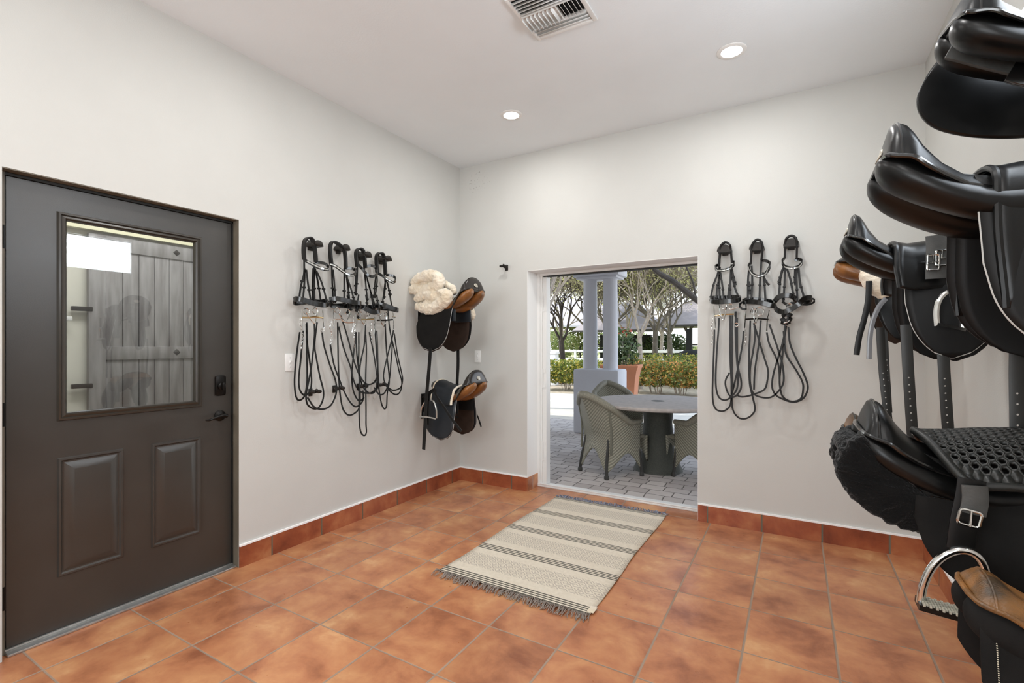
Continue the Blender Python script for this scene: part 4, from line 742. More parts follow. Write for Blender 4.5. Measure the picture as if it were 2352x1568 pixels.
    for sg in ((near, -near) if flap else ()):
        if sweat:
            sheet(sg, .095, .095 + spread * .9, -.03, -flap_len - .012, [u - .01 for u in uF], [u - .014 for u in uR], 'sweat_flap', inner or flap)
            if keeper: MB().box((-.11, sg * .10 if sg > 0 else -.112, -.2), (.06, .112 if sg > 0 else -.10, -.10), .004).build('girth_guard', M[keeper], r)
        o, P = sheet(sg, .108, .108 + spread, -.008, -flap_len, uF, uR, 'flap', flap, pipe if (sg == near or low < 0 or seat != 'leather') else None, .006)
        if stitch:
            st = MB()
            for rr in (.94, .82):
                for q in range(4, 60):
                    p = P(rr, .08 + .9 * q / 62); p2 = P(rr, .08 + .9 * (q + .55) / 62); d_ = Vector((0, sg * .0042, 0)); st.tube([p + d_, p2 + d_], .0012, 4)
            tag(st.build('stitching', M[stitch], o), kind='stuff')
        if skirt:
            MB().grid(lambda a, b, sg=sg: (max(front, -.2) + (.14 - max(front, -.2)) * a, sg * (lerp_tab(tab, max(front, -.2) + (.14 - max(front, -.2)) * a)[0] + .002 + .012 * sin(b * pi / 2)), lerp_tab(tab, max(front, -.2) + (.14 - max(front, -.2)) * a)[2] - (.012 + .06 * sin(pi * min(1, a * 1.05)) ** .6) * b), 14, 4).build('skirt', M[welt if seat != 'leather' else 'leather'], r, solid=.005)
        if front < -.3: MB().tube([(-.2, sg * .1, -.005), (-.2, sg * .112, -.02), (-.2, sg * .112, -.045), (-.2, sg * .1, -.05)], .003, 6, 4).build('dee_ring', M['chrome'], r)
    for (sg, u, v, z0, z1, w_, du) in billets:
        MB().strap([(u, sg * v, z0), (u + du * .3, sg * (v + .008), z0 * .6 + z1 * .4), (u + du * .7, sg * (v + .004), z0 * .25 + z1 * .75), (u + du, sg * (v + .004), z1)], w_, .004, normal=(0, sg, 0), uv=True).build('billet', M['billet'], r)
    return r
def rack(c, face, lab, z, ln_=.22):       # steel wall bracket that carries a saddle from below, hidden by it
    k = empty('saddle_rack', c, face, lab, 'saddle rack', 'saddle racks on the walls')
    MB().box((0, -.035, -.19), (.008, .035, .03), .003).build('wall_plate', M['black_metal'], k)
    for sg in (-1, 1): MB().tube([(.006, sg * .025, .0), (ln_, sg * .025, .02)], .009, 10).build('rail', M['black_metal'], k)
    MB().tube([(.006, 0, -.17), (ln_ * .5, 0, -.03), (ln_ * .62, 0, -.01)], .008, 8).tube([(ln_ * .62, -.025, 0.005), (ln_ * .62, .025, .005)], .007, 8).build('brace', M['black_metal'], k)
    return k
def billet_mat():
    m, t = nt('black_billet_leather'); out = N(t, 'ShaderNodeOutputMaterial'); p = N(t, 'ShaderNodeBsdfPrincipled'); p.inputs['Base Color'].default_value = rgb(34, 34, 32); p.inputs['Roughness'].default_value = .45
    uv = N(t, 'ShaderNodeUVMap'); sp = N(t, 'ShaderNodeSeparateXYZ'); L(t, uv.outputs[0], sp.inputs[0])
    du = mathn(t, 'MULTIPLY', mathn(t, 'SUBTRACT', sp.outputs[0], .5), .03)
    dv = mathn(t, 'MULTIPLY', mathn(t, 'SUBTRACT', mathn(t, 'FRACT', mathn(t, 'DIVIDE', sp.outputs[1], .026)), .5), .026)
    d = mathn(t, 'SQRT', mathn(t, 'ADD', mathn(t, 'MULTIPLY', du, du), mathn(t, 'MULTIPLY', dv, dv)))
    hole = mathn(t, 'MULTIPLY', mathn(t, 'LESS_THAN', d, .0026), mathn(t, 'GREATER_THAN', sp.outputs[1], .18))
    tr = N(t, 'ShaderNodeBsdfTransparent'); mx = N(t, 'ShaderNodeMixShader'); L(t, hole, mx.inputs[0]); L(t, p.outputs[0], mx.inputs[1]); L(t, tr.outputs[0], mx.inputs[2]); L(t, mx.outputs[0], out.inputs[0]); return m
M['billet'] = billet_mat()
def stirrup(parent_label_unused, pts, tread_a, tread_b, r, depth, m_, parent, tread_m='rubber'):
    """arched stirrup iron through world points, with a flat foot bar between two points"""
    o = MB().tube(pts, r, 8, 6).build('stirrup_iron', M[m_], parent, world=True); return o

def seat_pt(u, q, low=1.0, lift=.0, drop=0.0, side=1.0):
    """point on (or hanging off) a saddle seat: |q|<=1 over the seat, |q|>1 down the sides"""
    hw, zc, ze = lerp_tab(SEAT if low == 1 else seat_low(low), u)
    hw *= side
    if abs(q) <= 1:
        s_ = max(0.0, 1 - abs(q) ** 2.3) ** .6; n_ = 1 if q >= 0 else -1
        return Vector((u, q * (hw + lift), ze + (zc - ze) * s_ + lift))
    k = abs(q) - 1; sg = 1 if q > 0 else -1
    return Vector((u, sg * (hw + lift + .03 * sin(min(1, k) * pi / 2)), ze + lift * .5 - drop * k))
def drape(name, lab, cat, loc, face, u0, u1, drop, m_, low=1.0, lift=.012, thick=.01, group=None, wav=.0, edge_m=None):
    r = empty(name, loc, face, lab, cat, group)
    fn = lambda a, b: seat_pt(u0 + (u1 - u0) * a + wav * sin(b * 17) * (abs(b - .5)), -2 + 4 * b, low, lift, drop)
    o = MB().grid(fn, 14, 48).build('body', M[m_], r, solid=thick, sharp=60)
    em = M[edge_m or m_]
    for a in (0, 1):
        MB().tube([fn(a, b / 60) + Vector((0, 0, .001)) for b in range(61)], thick * .62, 8).build('rolled_edge', em, r)
    return r
def pillow(mb, outline, v0, v1, n=5, sg=1):
    P = catmull([(p[0], 0, p[1]) for p in outline], 5, closed=True)
    c = sum(P, Vector()) / len(P); rings = []
    for i in range(n + 1):
        t = i / n; k = 1 - .10 * (abs(2 * t - 1) ** 3); rings.append([Vector((c.x + (p.x - c.x) * k, sg * (v0 + (v1 - v0) * t), c.z + (p.z - c.z) * k)) for p in P])
    mb.ring_loft(rings)
def rounded_frame(mb, c, ux, uz, w, h, r, rad):      # rectangular buckle frame
    ux = Vector(ux).normalized(); uz = Vector(uz).normalized(); c = Vector(c)
    pts = []
    for (sx, sz, a0) in ((1, 1, 0), (-1, 1, 90), (-1, -1, 180), (1, -1, 270)):
        for a in (0, 45, 90): pts.append(c + ux * (sx * (w / 2 - r) + r * cos(radians(a0 + a))) + uz * (sz * (h / 2 - r) + r * sin(radians(a0 + a))))
    mb.tube(pts, rad, 7, closed=True)

FR = pi      # right wall: the cantle points to -x
# left wall, two saddles one above the other beside the corner
L1P, L2P = (.40, -.58, 1.712), (.40, -.54, .955)
L1 = saddle('saddle', 'upper saddle on the left wall under a cream sheepskin, black suede flaps with white piping', L1P, 0, -1, seat='brown_top', panel='tan', flap='suede', inner='suede_brown', welt='brown_top', pipe='piping', flap_len=.44, spread=.06, keeper='navy',
   uR=(.05, .04, .0), uF=(-.25, -.31, -.28))
MB().strap([(0.289,-0.79,1.29),(0.275,-0.79,1.148),(0.244,-0.79,0.864),(0.23,-0.79,0.65),(0.216,-0.79,0.463)], .034, .004, normal=(0, -1, 0)).build('billet', M['bridle'], L1, world=True)
MB().strap([(0.274,-0.4,1.288),(0.274,-0.4,1.134),(0.265,-0.4,0.981),(0.265,-0.4,0.673)], .032, .004, normal=(0, -1, 0)).build('billet', M['bridle'], L1, world=True)
L2 = saddle('saddle', 'lower saddle on the left wall with blue-black flaps and a stirrup laid over it', L2P, 0, -1, seat='brown_top', panel='tan', flap='navy', inner='suede_brown', welt='brown_top', pipe='piping', flap_len=.41, spread=.06, keeper='suede',
   uR=(.06, .06, .05), uF=(-.22, -.27, -.2), rnd0=.7)
MB().tube([(0.175,-0.775,0.726),(0.18,-0.775,0.787),(0.212,-0.775,0.843),(0.258,-0.775,0.874),(0.304,-0.775,0.862),(0.335,-0.775,0.804),(0.34,-0.775,0.727)], .0075, 8, 6).build('stirrup_iron', M['chrome'], L2, world=True)
MB().strap([(0.166,-0.775,0.728),(0.258,-0.775,0.732),(0.344,-0.775,0.724)], .012, .035, up=(0, 0, 1)).build('stirrup_tread', M['chrome'], L2, world=True)
MB().strap([(0.33,-0.78,0.963),(0.339,-0.78,0.911),(0.419,-0.78,0.821),(0.506,-0.78,0.723),(0.591,-0.78,0.645)], .022, .005, normal=(0, -1, 0)).build('stirrup_leather', M['bridle'], L2, world=True)
MB().strap([(0.322,-0.77,0.962),(0.254,-0.77,0.916),(0.24,-0.77,0.826),(0.25,-0.77,0.666)], .03, .005, normal=(0, -1, 0)).build('stirrup_leather', M['bridle'], L2, world=True)
MB().strap([(0.423,-0.36,0.737),(0.46,-0.36,0.69),(0.492,-0.36,0.61)], .014, .004, normal=(0, -1, 0)).build('stirrup_leather', M['bridle'], L2, world=True)
hp = drape('half_pad', 'dark half pad with a cream fleece edge on the lower left saddle seat', 'saddle pad', L2P, 0, -.2, .03, .09, 'navy', lift=.014, thick=.016, edge_m='fleece')
sk = empty('sheepskin', (.3, -.6, 1.78), 0, 'folded cream sheepskin heaped on the upper left saddle', 'sheepskin')
fb = MB()
fb.tube([(-0.021,-0.7,1.782),(0.038,-0.7,1.794),(0.134,-0.7,1.773),(0.242,-0.7,1.792),(0.302,-0.7,1.828),(0.283,-0.7,1.873),(0.195,-0.7,1.897),(0.086,-0.7,1.879),(0.018,-0.7,1.847)], [.03, .046, .05, .052, .054, .056, .054, .044, .03], 14, 6)
fb.tube([(0.075,-0.72,1.642),(0.151,-0.72,1.632),(0.245,-0.72,1.617),(0.336,-0.72,1.653),(0.407,-0.72,1.699),(0.381,-0.72,1.736),(0.309,-0.72,1.733)], [.03, .046, .054, .056, .054, .046, .03], 14, 6)
fb.tube([(0.052,-0.7,1.696),(0.115,-0.7,1.73),(0.195,-0.7,1.741),(0.265,-0.7,1.722),(0.302,-0.7,1.685),(0.247,-0.7,1.658),(0.148,-0.7,1.67)], [.03, .05, .056, .056, .05, .048, .03], 14, 6)
fb.tube([(0.199,-0.62,1.836),(0.293,-0.62,1.83),(0.384,-0.62,1.788),(0.411,-0.62,1.74)], [.03, .03, .026, .018], 14, 6)
fb.tube([(0.068,-0.68,1.838),(0.155,-0.68,1.851),(0.225,-0.68,1.85)], [.03, .036, .03], 14, 6)
fb.build('fleece_rolls', M['fleece'], sk, world=True, disp=(.022, .03), sub=2, sharp=180)
fb = MB().tube([(0.33,-0.36,1.672),(0.377,-0.36,1.624),(0.396,-0.36,1.574),(0.368,-0.36,1.537)], [.02, .034, .034, .02], 14, 6)
fb.build('fleece_end', M['fleece'], sk, world=True, disp=(.012, .02), sub=1, sharp=180)
rack((0, -.58, 1.62), 0, 'steel wall rack under the sheepskin-covered saddle', 0)
rack((0, -.54, .86), 0, 'steel wall rack under the lower saddle by the corner', 0)

# right wall, from the camera to the corner
R2P, R3P, R4P, R0P, R5P, R6P, R7P = (3.215, -2.35, 1.69), (3.215, -1.42, 1.69), (3.235, -.62, 1.735), (3.38, -2.2, 2.085), (3.19, -2.22, 1.045), (3.288, -2.65, .838), (3.215, -1.42, .925)
R2 = saddle('saddle', 'large black dressage saddle with a girth draped over its seat, high on the right wall', R2P, FR, 1, pipe='piping', flap='leather_flap', skirt=False, uR=(.04, .035, .0), flap_len=.40, billets=((1, -.09, .15, -.3, -.70, .030, -.02), (-1, -.10, .15, -.3, -.64, .030, -.0)), uF=(-.2, -.26, -.25))
R3 = saddle('saddle', 'black dressage saddle with pale piped flaps and stirrup, behind the nearest large saddle', R3P, FR, 1, pipe='piping', flap='leather_flap', skirt=False, uR=(.025, .02, -.015), flap_len=.42, billets=((1, .02, .15, -.3, -.72, .034, -.02), (1, -.08, .152, -.3, -.72, .034, -.02), (-1, .06, .15, -.3, -.72, .03, -.03)))
R4 = saddle('saddle', 'small saddle with tan panels, farthest on the right wall next to the corner', R4P, FR, 1, seat='brown_top', panel='tan', flap='leather', inner='suede_brown', low=.25, flap_len=.40, skirt=False, uR=(.04, .04, .0), uF=(-.15, -.2, -.14), billets=((1, .0, .15, -.3, -.76, .019, -.02),), badge=False)
R0 = saddle('saddle', 'black saddle cut off by the top edge, highest on the right wall', R0P, FR, 1, pipe=None, flap=None, low=.6, front=-.14, badge=False, skirt=False)
R0.rotation_euler = (-.24, 0, FR)
def slab(name, pts, off, m_, parent, bev=.006):      # leather sheet with the given outline (world points on a plane y = const)
    P = catmull(pts, 5, closed=True); c = sum(P, Vector()) / len(P)
    rings = [[c + (p - c) * k + Vector((0, o_, 0)) for p in P] for k, o_ in ((.97, 0), (1, .25 * off), (1, .75 * off), (.97, off))]
    return MB().ring_loft(rings).build(name, M[m_], parent, world=True, sharp=50)
slab('flap', [(3.256,-2.02,2.192),(3.205,-2.02,2.146),(3.171,-2.02,2.095),(3.153,-2.02,2.044),(3.161,-2.02,1.991),(3.195,-2.02,1.945),(3.252,-2.02,1.912),(3.315,-2.02,1.891),(3.377,-2.02,1.879),(3.433,-2.02,1.881),(3.441,-2.02,2.017),(3.433,-2.02,2.123)], .02, 'leather', R0)
slab('girth_guard', [(3.2,-2.215,2.097),(3.197,-2.215,2.097),(3.186,-2.215,2.076),(3.176,-2.215,2.056),(3.177,-2.215,2.051),(3.2,-2.215,2.037),(3.249,-2.215,2.005),(3.295,-2.215,1.977),(3.3,-2.215,1.977),(3.305,-2.215,1.994),(3.315,-2.215,2.034),(3.319,-2.215,2.085),(3.281,-2.215,2.109)], .012, 'suede_grey', R0)
slab('buckle_guard', [(3.306,-2.24,2.005),(3.301,-2.24,1.994),(3.283,-2.24,1.959),(3.284,-2.24,1.952),(3.312,-2.24,1.934),(3.348,-2.24,1.918),(3.348,-2.24,1.99)], .014, 'leather_shiny', R0)
R5 = saddle('saddle', 'black saddle with a honeycomb gel pad on the seat and black sheepskin beneath', R5P, FR, 1, pipe=None, flap='suede', flap_len=.30, badge=False, spread=.045, low=.72, uR=(.09, .10, .06), uF=(-.2, -.24, -.2), skirt=False)
R6 = saddle('saddle', 'worn brown saddle with white-stitched black flap at the bottom right corner', R6P, FR, 1, seat='oldbrown', panel='suede', welt='oldbrown', flap='suede', flap_len=.26, stitch='thread', badge=False, scale=.88, low=.3, uR=(.19, .19, .13), uF=(-.2, -.22, -.2), rnd0=.45, skirt=False, sweat=False)
R6.scale = (.88, .5, .88)
R7 = saddle('saddle', 'brown saddle mostly hidden behind the gel-padded saddle', R7P, FR, 1, seat='oldbrown', panel='suede', welt='brown_top', flap='leather', low=.62, flap_len=.3, badge=False, skirt=False)
for x, y, z, l_, lab in ((3.53, -2.35, 1.585, .22, 'steel wall rack under the saddle with the draped girth'), (3.53, -1.42, 1.585, .22, 'steel wall rack under the saddle with the piped flaps'), (3.53, -.62, 1.595, .22, 'steel wall rack under the tan-panelled saddle next to the corner'), (3.53, -2.2, 1.94, .16, 'steel wall rack under the highest saddle'), (3.53, -2.22, .94, .22, 'steel wall rack under the gel-padded saddle'), (3.53, -2.65, .785, .2, 'steel wall rack under the worn brown saddle'), (3.53, -1.42, .875, .22, 'steel wall rack under the hidden brown saddle')):
    rack((x, y, z), pi, lab, 0, l_)
# things draped over the seats
drape('girth', 'wide black leather girth draped over the nearest large saddle', 'girth', R2P, FR, -.262, .01, .26, 'leather', lift=.013, thick=.012, wav=.01)
g3 = drape('girth', 'black leather girth with roller buckles draped over the second saddle', 'girth', R3P, FR, -.26, .045, .13, 'leather', lift=.013, thick=.014, wav=.01)
for c in ([(3.267,-1.6,1.61)][0], [(3.291,-1.6,1.624)][0]):
    b = MB(); rounded_frame(b, c, (1, 0, 0), (0, 0, 1), .034, .055, .006, .0035); b.tube([Vector(c) + Vector((-.015, 0, 0)), Vector(c) + Vector((.015, 0, 0))], .0035, 6).tube([Vector(c) + Vector((0, -.003, -.003)), Vector(c) + Vector((0, -.003, .026))], .0025, 6)
    b.build('buckle', M['chrome'], g3, world=True)
MB().strap([(3.277,-1.592,1.707),(3.279,-1.592,1.66),(3.277,-1.592,1.614),(3.277,-1.592,1.552)], .06, .005, normal=(0, -1, 0)).build('buckle_tab', M['suede_grey'], g3, world=True)
# stirrup hung on the second saddle
MB().tube([(3.273,-1.63,1.382),(3.271,-1.63,1.433),(3.278,-1.63,1.471),(3.295,-1.63,1.496),(3.316,-1.63,1.501),(3.33,-1.63,1.476),(3.338,-1.63,1.43),(3.341,-1.63,1.371)], .009, 8, 6).build('stirrup_iron', M['chrome'], R3, world=True)
MB().strap([(3.269,-1.63,1.387),(3.304,-1.63,1.379),(3.343,-1.63,1.366)], .012, .045, up=(0, 0, 1)).build('stirrup_tread', M['chrome'], R3, world=True)
MB().strap([(3.313,-1.63,1.605),(3.313,-1.63,1.544),(3.316,-1.63,1.502)], .028, .006, normal=(0, -1, 0)).build('stirrup_leather', M['bridle'], R3, world=True)
# loose straps and fleece of the farthest upper saddle
fl = MB().tube([(3.145,-0.76,1.723),(3.169,-0.76,1.685),(3.196,-0.76,1.645),(3.221,-0.76,1.605),(3.242,-0.76,1.555)], [.02, .05, .06, .055, .03], 14, 5)
shs = empty('sheepskin', (3.2, -.75, 1.68), 0, 'scrap of cream sheepskin showing under the tan-panelled saddle by the corner', 'sheepskin'); fl.build('fleece', M['fleece'], shs, world=True, disp=(.012, .02), sub=1, sharp=180)
MB().strap([(3.164,-0.82,1.64),(3.16,-0.82,1.541),(3.143,-0.82,1.442),(3.123,-0.82,1.354),(3.112,-0.82,1.265)], .026, .004, normal=(0, -1, 0)).build('billet', M['bridle'], R4, world=True)
MB().strap([(3.23,-0.84,1.547),(3.201,-0.84,1.505),(3.176,-0.84,1.43),(3.165,-0.84,1.342),(3.162,-0.84,1.246)], .022, .004, normal=(0, -1, 0)).build('stirrup_leather', M['strap_grey'], R4, world=True)
# sheepskin under, gel pad on top, strap and stirrup of the gel-padded saddle
sp_ = empty('sheepskin', R5P, FR, 'black sheepskin pad under the gel-padded saddle, bulging behind it', 'sheepskin')
out = [(.21, .035), (.25, -.005), (.255, -.06), (.225, -.12), (.145, -.175), (.02, -.19), (-.15, -.17), (-.22, -.12), (-.1, -.11), (.0, -.115), (.07, -.095), (.13, -.05), (.185, .02)]
for sg in (1, -1):
    b = MB(); pillow(b, out, .055, .135, 6, sg); b.build('fleece_side', M['fleece_black'], sp_, disp=(.016, .015), sub=2, sharp=180)
b = MB().tube([(.205, -.11, -.02), (.222, -.05, .0), (.226, 0, .005), (.222, .05, .0), (.205, .11, -.02)], .03, 12, 5); b.build('fleece_roll', M['fleece_black'], sp_, disp=(.012, .012), sub=1, sharp=180)
gp = empty('gel_pad', R5P, FR, 'black honeycomb gel pad lying on the seat of the lower right saddle', 'gel pad')
def gel_pt(u, s):
    k = s / .17
    e = .026 + .004 * (1 - k * k)
    q = max(-1.0, min(1.0, k * .98)); p = seat_pt(u, q, .72, 0)
    return Vector((u, k * (.175 + .03 * (.07 - u)), p.z * .35 + .035 - .075 * abs(k) ** 2.2 + .02 * sin((u + .27) / .34 * pi)))
U0, U1, SW = -.27, .075, .172
gm = MB(); rg = .0092; dx = rg * 1.5 * 1.12; dy = rg * sqrt(3) * 1.12
nx = int((U1 - U0) / dx) + 1; ny = int(2 * SW / dy) + 1
for i in range(nx):
    for j in range(ny):
        u = U0 + dx * i; s_ = -SW + dy * (j + (.5 if i % 2 else 0))
        lim = SW * (1 - .9 * max(0, (u - (U1 - .08)) / .08) ** 2.2)
        if abs(s_) > lim or u > U1: continue
        hole = abs(s_) < lim - .022 and u < U1 - .022
        oc = []; ic = []
        for a in range(6):
            an = a * pi / 3
            oc.append(gel_pt(u + rg * 1.16 * cos(an), s_ + rg * 1.16 * sin(an))); ic.append(gel_pt(u + rg * .74 * cos(an), s_ + rg * .74 * sin(an)))
        if hole: gm.add(oc + ic, [(a, (a + 1) % 6, 6 + (a + 1) % 6, 6 + a) for a in range(6)])
        else: gm.add(oc, [(0, 1, 2, 3, 4, 5)])
gm.build('honeycomb', M['gel'], gp, solid=.014, sharp=60)
ed = [(U0, SW)] + [(U0 + (U1 - .08 - U0) * k / 6, SW) for k in range(1, 7)] + [(U1 - .08 + .08 * k / 8, SW * (1 - .9 * (k / 8) ** 2.2)) for k in range(1, 9)]
ed = ed + [(u, -s_) for u, s_ in reversed(ed)]
MB().tube([gel_pt(u, s_) for u, s_ in ed], .010, 10, 3).build('rim', M['gel'], gp)
MB().strap([(3.18,-2.415,1.018),(3.176,-2.415,0.979),(3.167,-2.415,0.92),(3.161,-2.415,0.859)], .048, .006, normal=(0, -1, 0)).build('stirrup_leather', M['leather'], R5, world=True)
MB().strap([(3.182,-2.425,1.007),(3.183,-2.425,0.974),(3.179,-2.425,0.944)], .044, .006, normal=(0, -1, 0)).build('stirrup_leather', M['suede_grey'], R5, world=True)
b = MB(); c = [(3.172,-2.435,0.937)][0]; rounded_frame(b, c, (1, 0, -.18), (.18, 0, 1), .036, .034, .006, .0032); b.tube([Vector(c) + Vector((0, -.003, -.017)), Vector(c) + Vector((.002, -.003, .017))], .0025, 6); b.build('buckle', M['chrome'], R5, world=True)
MB().tube([(3.091,-2.42,0.724),(3.096,-2.42,0.764),(3.109,-2.42,0.805),(3.128,-2.42,0.836),(3.151,-2.42,0.855),(3.172,-2.42,0.86),(3.189,-2.42,0.851),(3.2,-2.42,0.828),(3.203,-2.42,0.791),(3.196,-2.42,0.714)], .0085, 10, 6).build('stirrup_iron', M['chrome'], R5, world=True)
MB().strap([(3.085,-2.42,0.723),(3.141,-2.42,0.718),(3.195,-2.42,0.713)], .014, .05, up=(0, 0, 1), smooth=4).build('stirrup_tread', M['black_metal'], R5, world=True)
tm = MB(); A_, B_ = Vector([(3.091,-2.42,0.73)][0]), Vector([(3.191,-2.42,0.719)][0])
for i in range(18):
    for j in range(5):
        p = A_.lerp(B_, (i + .5) / 18) + Vector((0, -.02 + .01 * j + (.005 if i % 2 else 0) - .0025, .001)); tm.box(p - Vector((.0022, .0036, .003)), p + Vector((.0022, .0036, .0025)))
tm.build('tread_rubber', M['rubber'], R5, world=True, flat=True)

# ------------------------------------------------------------------ patio, porch and garden beyond the doorway
GZ = -.03
def paver_mat():
    m, t = nt('tumbled_pavers'); out = N(t, 'ShaderNodeOutputMaterial'); p = N(t, 'ShaderNodeBsdfPrincipled'); L(t, p.outputs[0], out.inputs[0]); p.inputs['Roughness'].default_value = .85
    tc = N(t, 'ShaderNodeTexCoord'); n0 = N(t, 'ShaderNodeTexNoise'); n0.inputs['Scale'].default_value = 6; n0.inputs['Detail'].default_value = 2; L(t, tc.outputs['Object'], n0.inputs['Vector'])
    vm = N(t, 'ShaderNodeVectorMath'); vm.operation = 'MULTIPLY_ADD'; L(t, n0.outputs['Color'], vm.inputs[0]); vm.inputs[1].default_value = (.035, .035, 0); L(t, tc.outputs['Object'], vm.inputs[2])
    b = N(t, 'ShaderNodeTexBrick'); L(t, vm.outputs[0], b.inputs['Vector']); b.inputs['Scale'].default_value = 1; b.inputs['Brick Width'].default_value = .225; b.inputs['Row Height'].default_value = .148; b.inputs['Mortar Size'].default_value = .006; b.inputs['Mortar Smooth'].default_value = .3; b.inputs['Bias'].default_value = 0
    b.offset = .5; b.squash_frequency = 3; b.squash = .75
    b.inputs['Color1'].default_value = rgb(204, 197, 192); b.inputs['Color2'].default_value = rgb(170, 162, 158); b.inputs['Mortar'].default_value = rgb(70, 66, 62)
    n = N(t, 'ShaderNodeTexNoise'); n.inputs['Scale'].default_value = 14; n.inputs['Detail'].default_value = 5; L(t, tc.outputs['Object'], n.inputs['Vector'])
    L(t, mixc(t, mathn(t, 'MULTIPLY', n.outputs['Fac'], .5), b.outputs['Color'], rgb(166, 156, 150)), p.inputs['Base Color'])
    bp = N(t, 'ShaderNodeBump'); bp.inputs['Strength'].default_value = .6; bp.inputs['Distance'].default_value = .008; L(t, mathn(t, 'SUBTRACT', mathn(t, 'MULTIPLY', n.outputs['Fac'], .5), mathn(t, 'MULTIPLY', b.outputs['Fac'], 1.2)), bp.inputs['Height']); L(t, bp.outputs[0], p.inputs['Normal'])
    return m
def stru(name, mb, m, **k): o = mb.build(name, m, **k); o['kind'] = 'structure'; return o
stru('patio_floor', MB().box((-7, .2, GZ - .1), (9, 4.3, GZ)), paver_mat(), flat=True)
stru('garden_path', MB().box((-9, 4.3, GZ - .1), (9, 8.7, GZ - .004)), M['concrete'], flat=True)
stru('planting_bed', MB().box((-14, 8.7, GZ - .1), (9, 13, GZ)), M['soil'], flat=True)
stru('lawn', MB().box((-60, 13, GZ - .1), (40, 90, GZ - .01)), M['grass'], flat=True)
stru('wall_outside', MB().box((-7, .2, 0), (OX0 - .002, .29, 2.9)).box((OX1 + .002, .2, 0), (9, .29, 2.9)).box((OX0 - .002, .2, OZ), (OX1 + .002, .29, 2.9)), M['stucco'], flat=True)
stru('porch_roof', MB().box((-7, .2, 2.9), (9, 3.62, 3.05)).box((-7, 3.1, 2.75), (9, 3.6, 2.9)), M['stucco'], flat=True)
# pedestal with a pair of columns
pc = empty('porch_column', (.2, 3.5, GZ), 0, 'pair of round white columns on a square stucco pedestal at the patio edge', 'column')
PX0, PX1, PY0, PY1 = -.115, .60, 3.06, 3.50
MB().box((PX0, PY0, GZ), (PX1, PY1, .955), .03).build('pedestal', M['stucco'], pc, world=True)
for x in (.083, .408):
    MB().lathe([(.116, .93), (.116, .962), (.110, .972), (.110, 1.5), (.104, 2.30), (.110, 2.33)], (x, 3.28, 0), 32).build('shaft', M['stucco'], pc, world=True)
MB().box((PX0 + .04, PY0 + .03, 2.325), (PX1 - .04, PY1 - .03, 2.36), .006).box((PX0 + .0, PY0, 2.36), (PX1, PY1, 2.47), .012).build('capital', M['stucco'], pc, world=True)
MB().box((PX0 + .03, PY0 + .03, 2.47), (PX1 - .03, PY1 - .03, 2.75)).build('beam_block', M['stucco'], pc, world=True, flat=True)

# wicker armchairs and the round table
def wicker_mat():
    m, t = nt('olive_grey_wicker'); out = N(t, 'ShaderNodeOutputMaterial'); p = N(t, 'ShaderNodeBsdfPrincipled'); L(t, p.outputs[0], out.inputs[0]); p.inputs['Roughness'].default_value = .6
    uv = N(t, 'ShaderNodeUVMap'); sp = N(t, 'ShaderNodeSeparateXYZ'); L(t, uv.outputs[0], sp.inputs[0])
    x = mathn(t, 'ABSOLUTE', sp.outputs[0]); z = sp.outputs[1]      # metres round the shell from its middle, metres up
    s1 = mathn(t, 'SINE', mathn(t, 'MULTIPLY', mathn(t, 'SUBTRACT', z, mathn(t, 'MULTIPLY', x, .75)), 210))
    s2 = mathn(t, 'SINE', mathn(t, 'MULTIPLY', mathn(t, 'ADD', z, x), 700))
    h = mathn(t, 'ADD', mathn(t, 'MULTIPLY', s1, .5), mathn(t, 'MULTIPLY', s2, .2))
    r = N(t, 'ShaderNodeValToRGB'); L(t, mathn(t, 'ADD', mathn(t, 'MULTIPLY', h, .6), .5), r.inputs[0]); r.color_ramp.elements[0].color = rgb(96, 94, 80); r.color_ramp.elements[1].color = rgb(172, 168, 150)
    L(t, r.outputs[0], p.inputs['Base Color']); b = N(t, 'ShaderNodeBump'); b.inputs['Strength'].default_value = .7; b.inputs['Distance'].default_value = .006; L(t, h, b.inputs['Height']); L(t, b.outputs[0], p.inputs['Normal']); return m
M['wicker'] = wicker_mat()
M['wicker_rim'] = mat('wrapped_wicker_rim', rgb(142, 138, 122), .6, var=.35, scale=90, bump=.6, bscale=120)
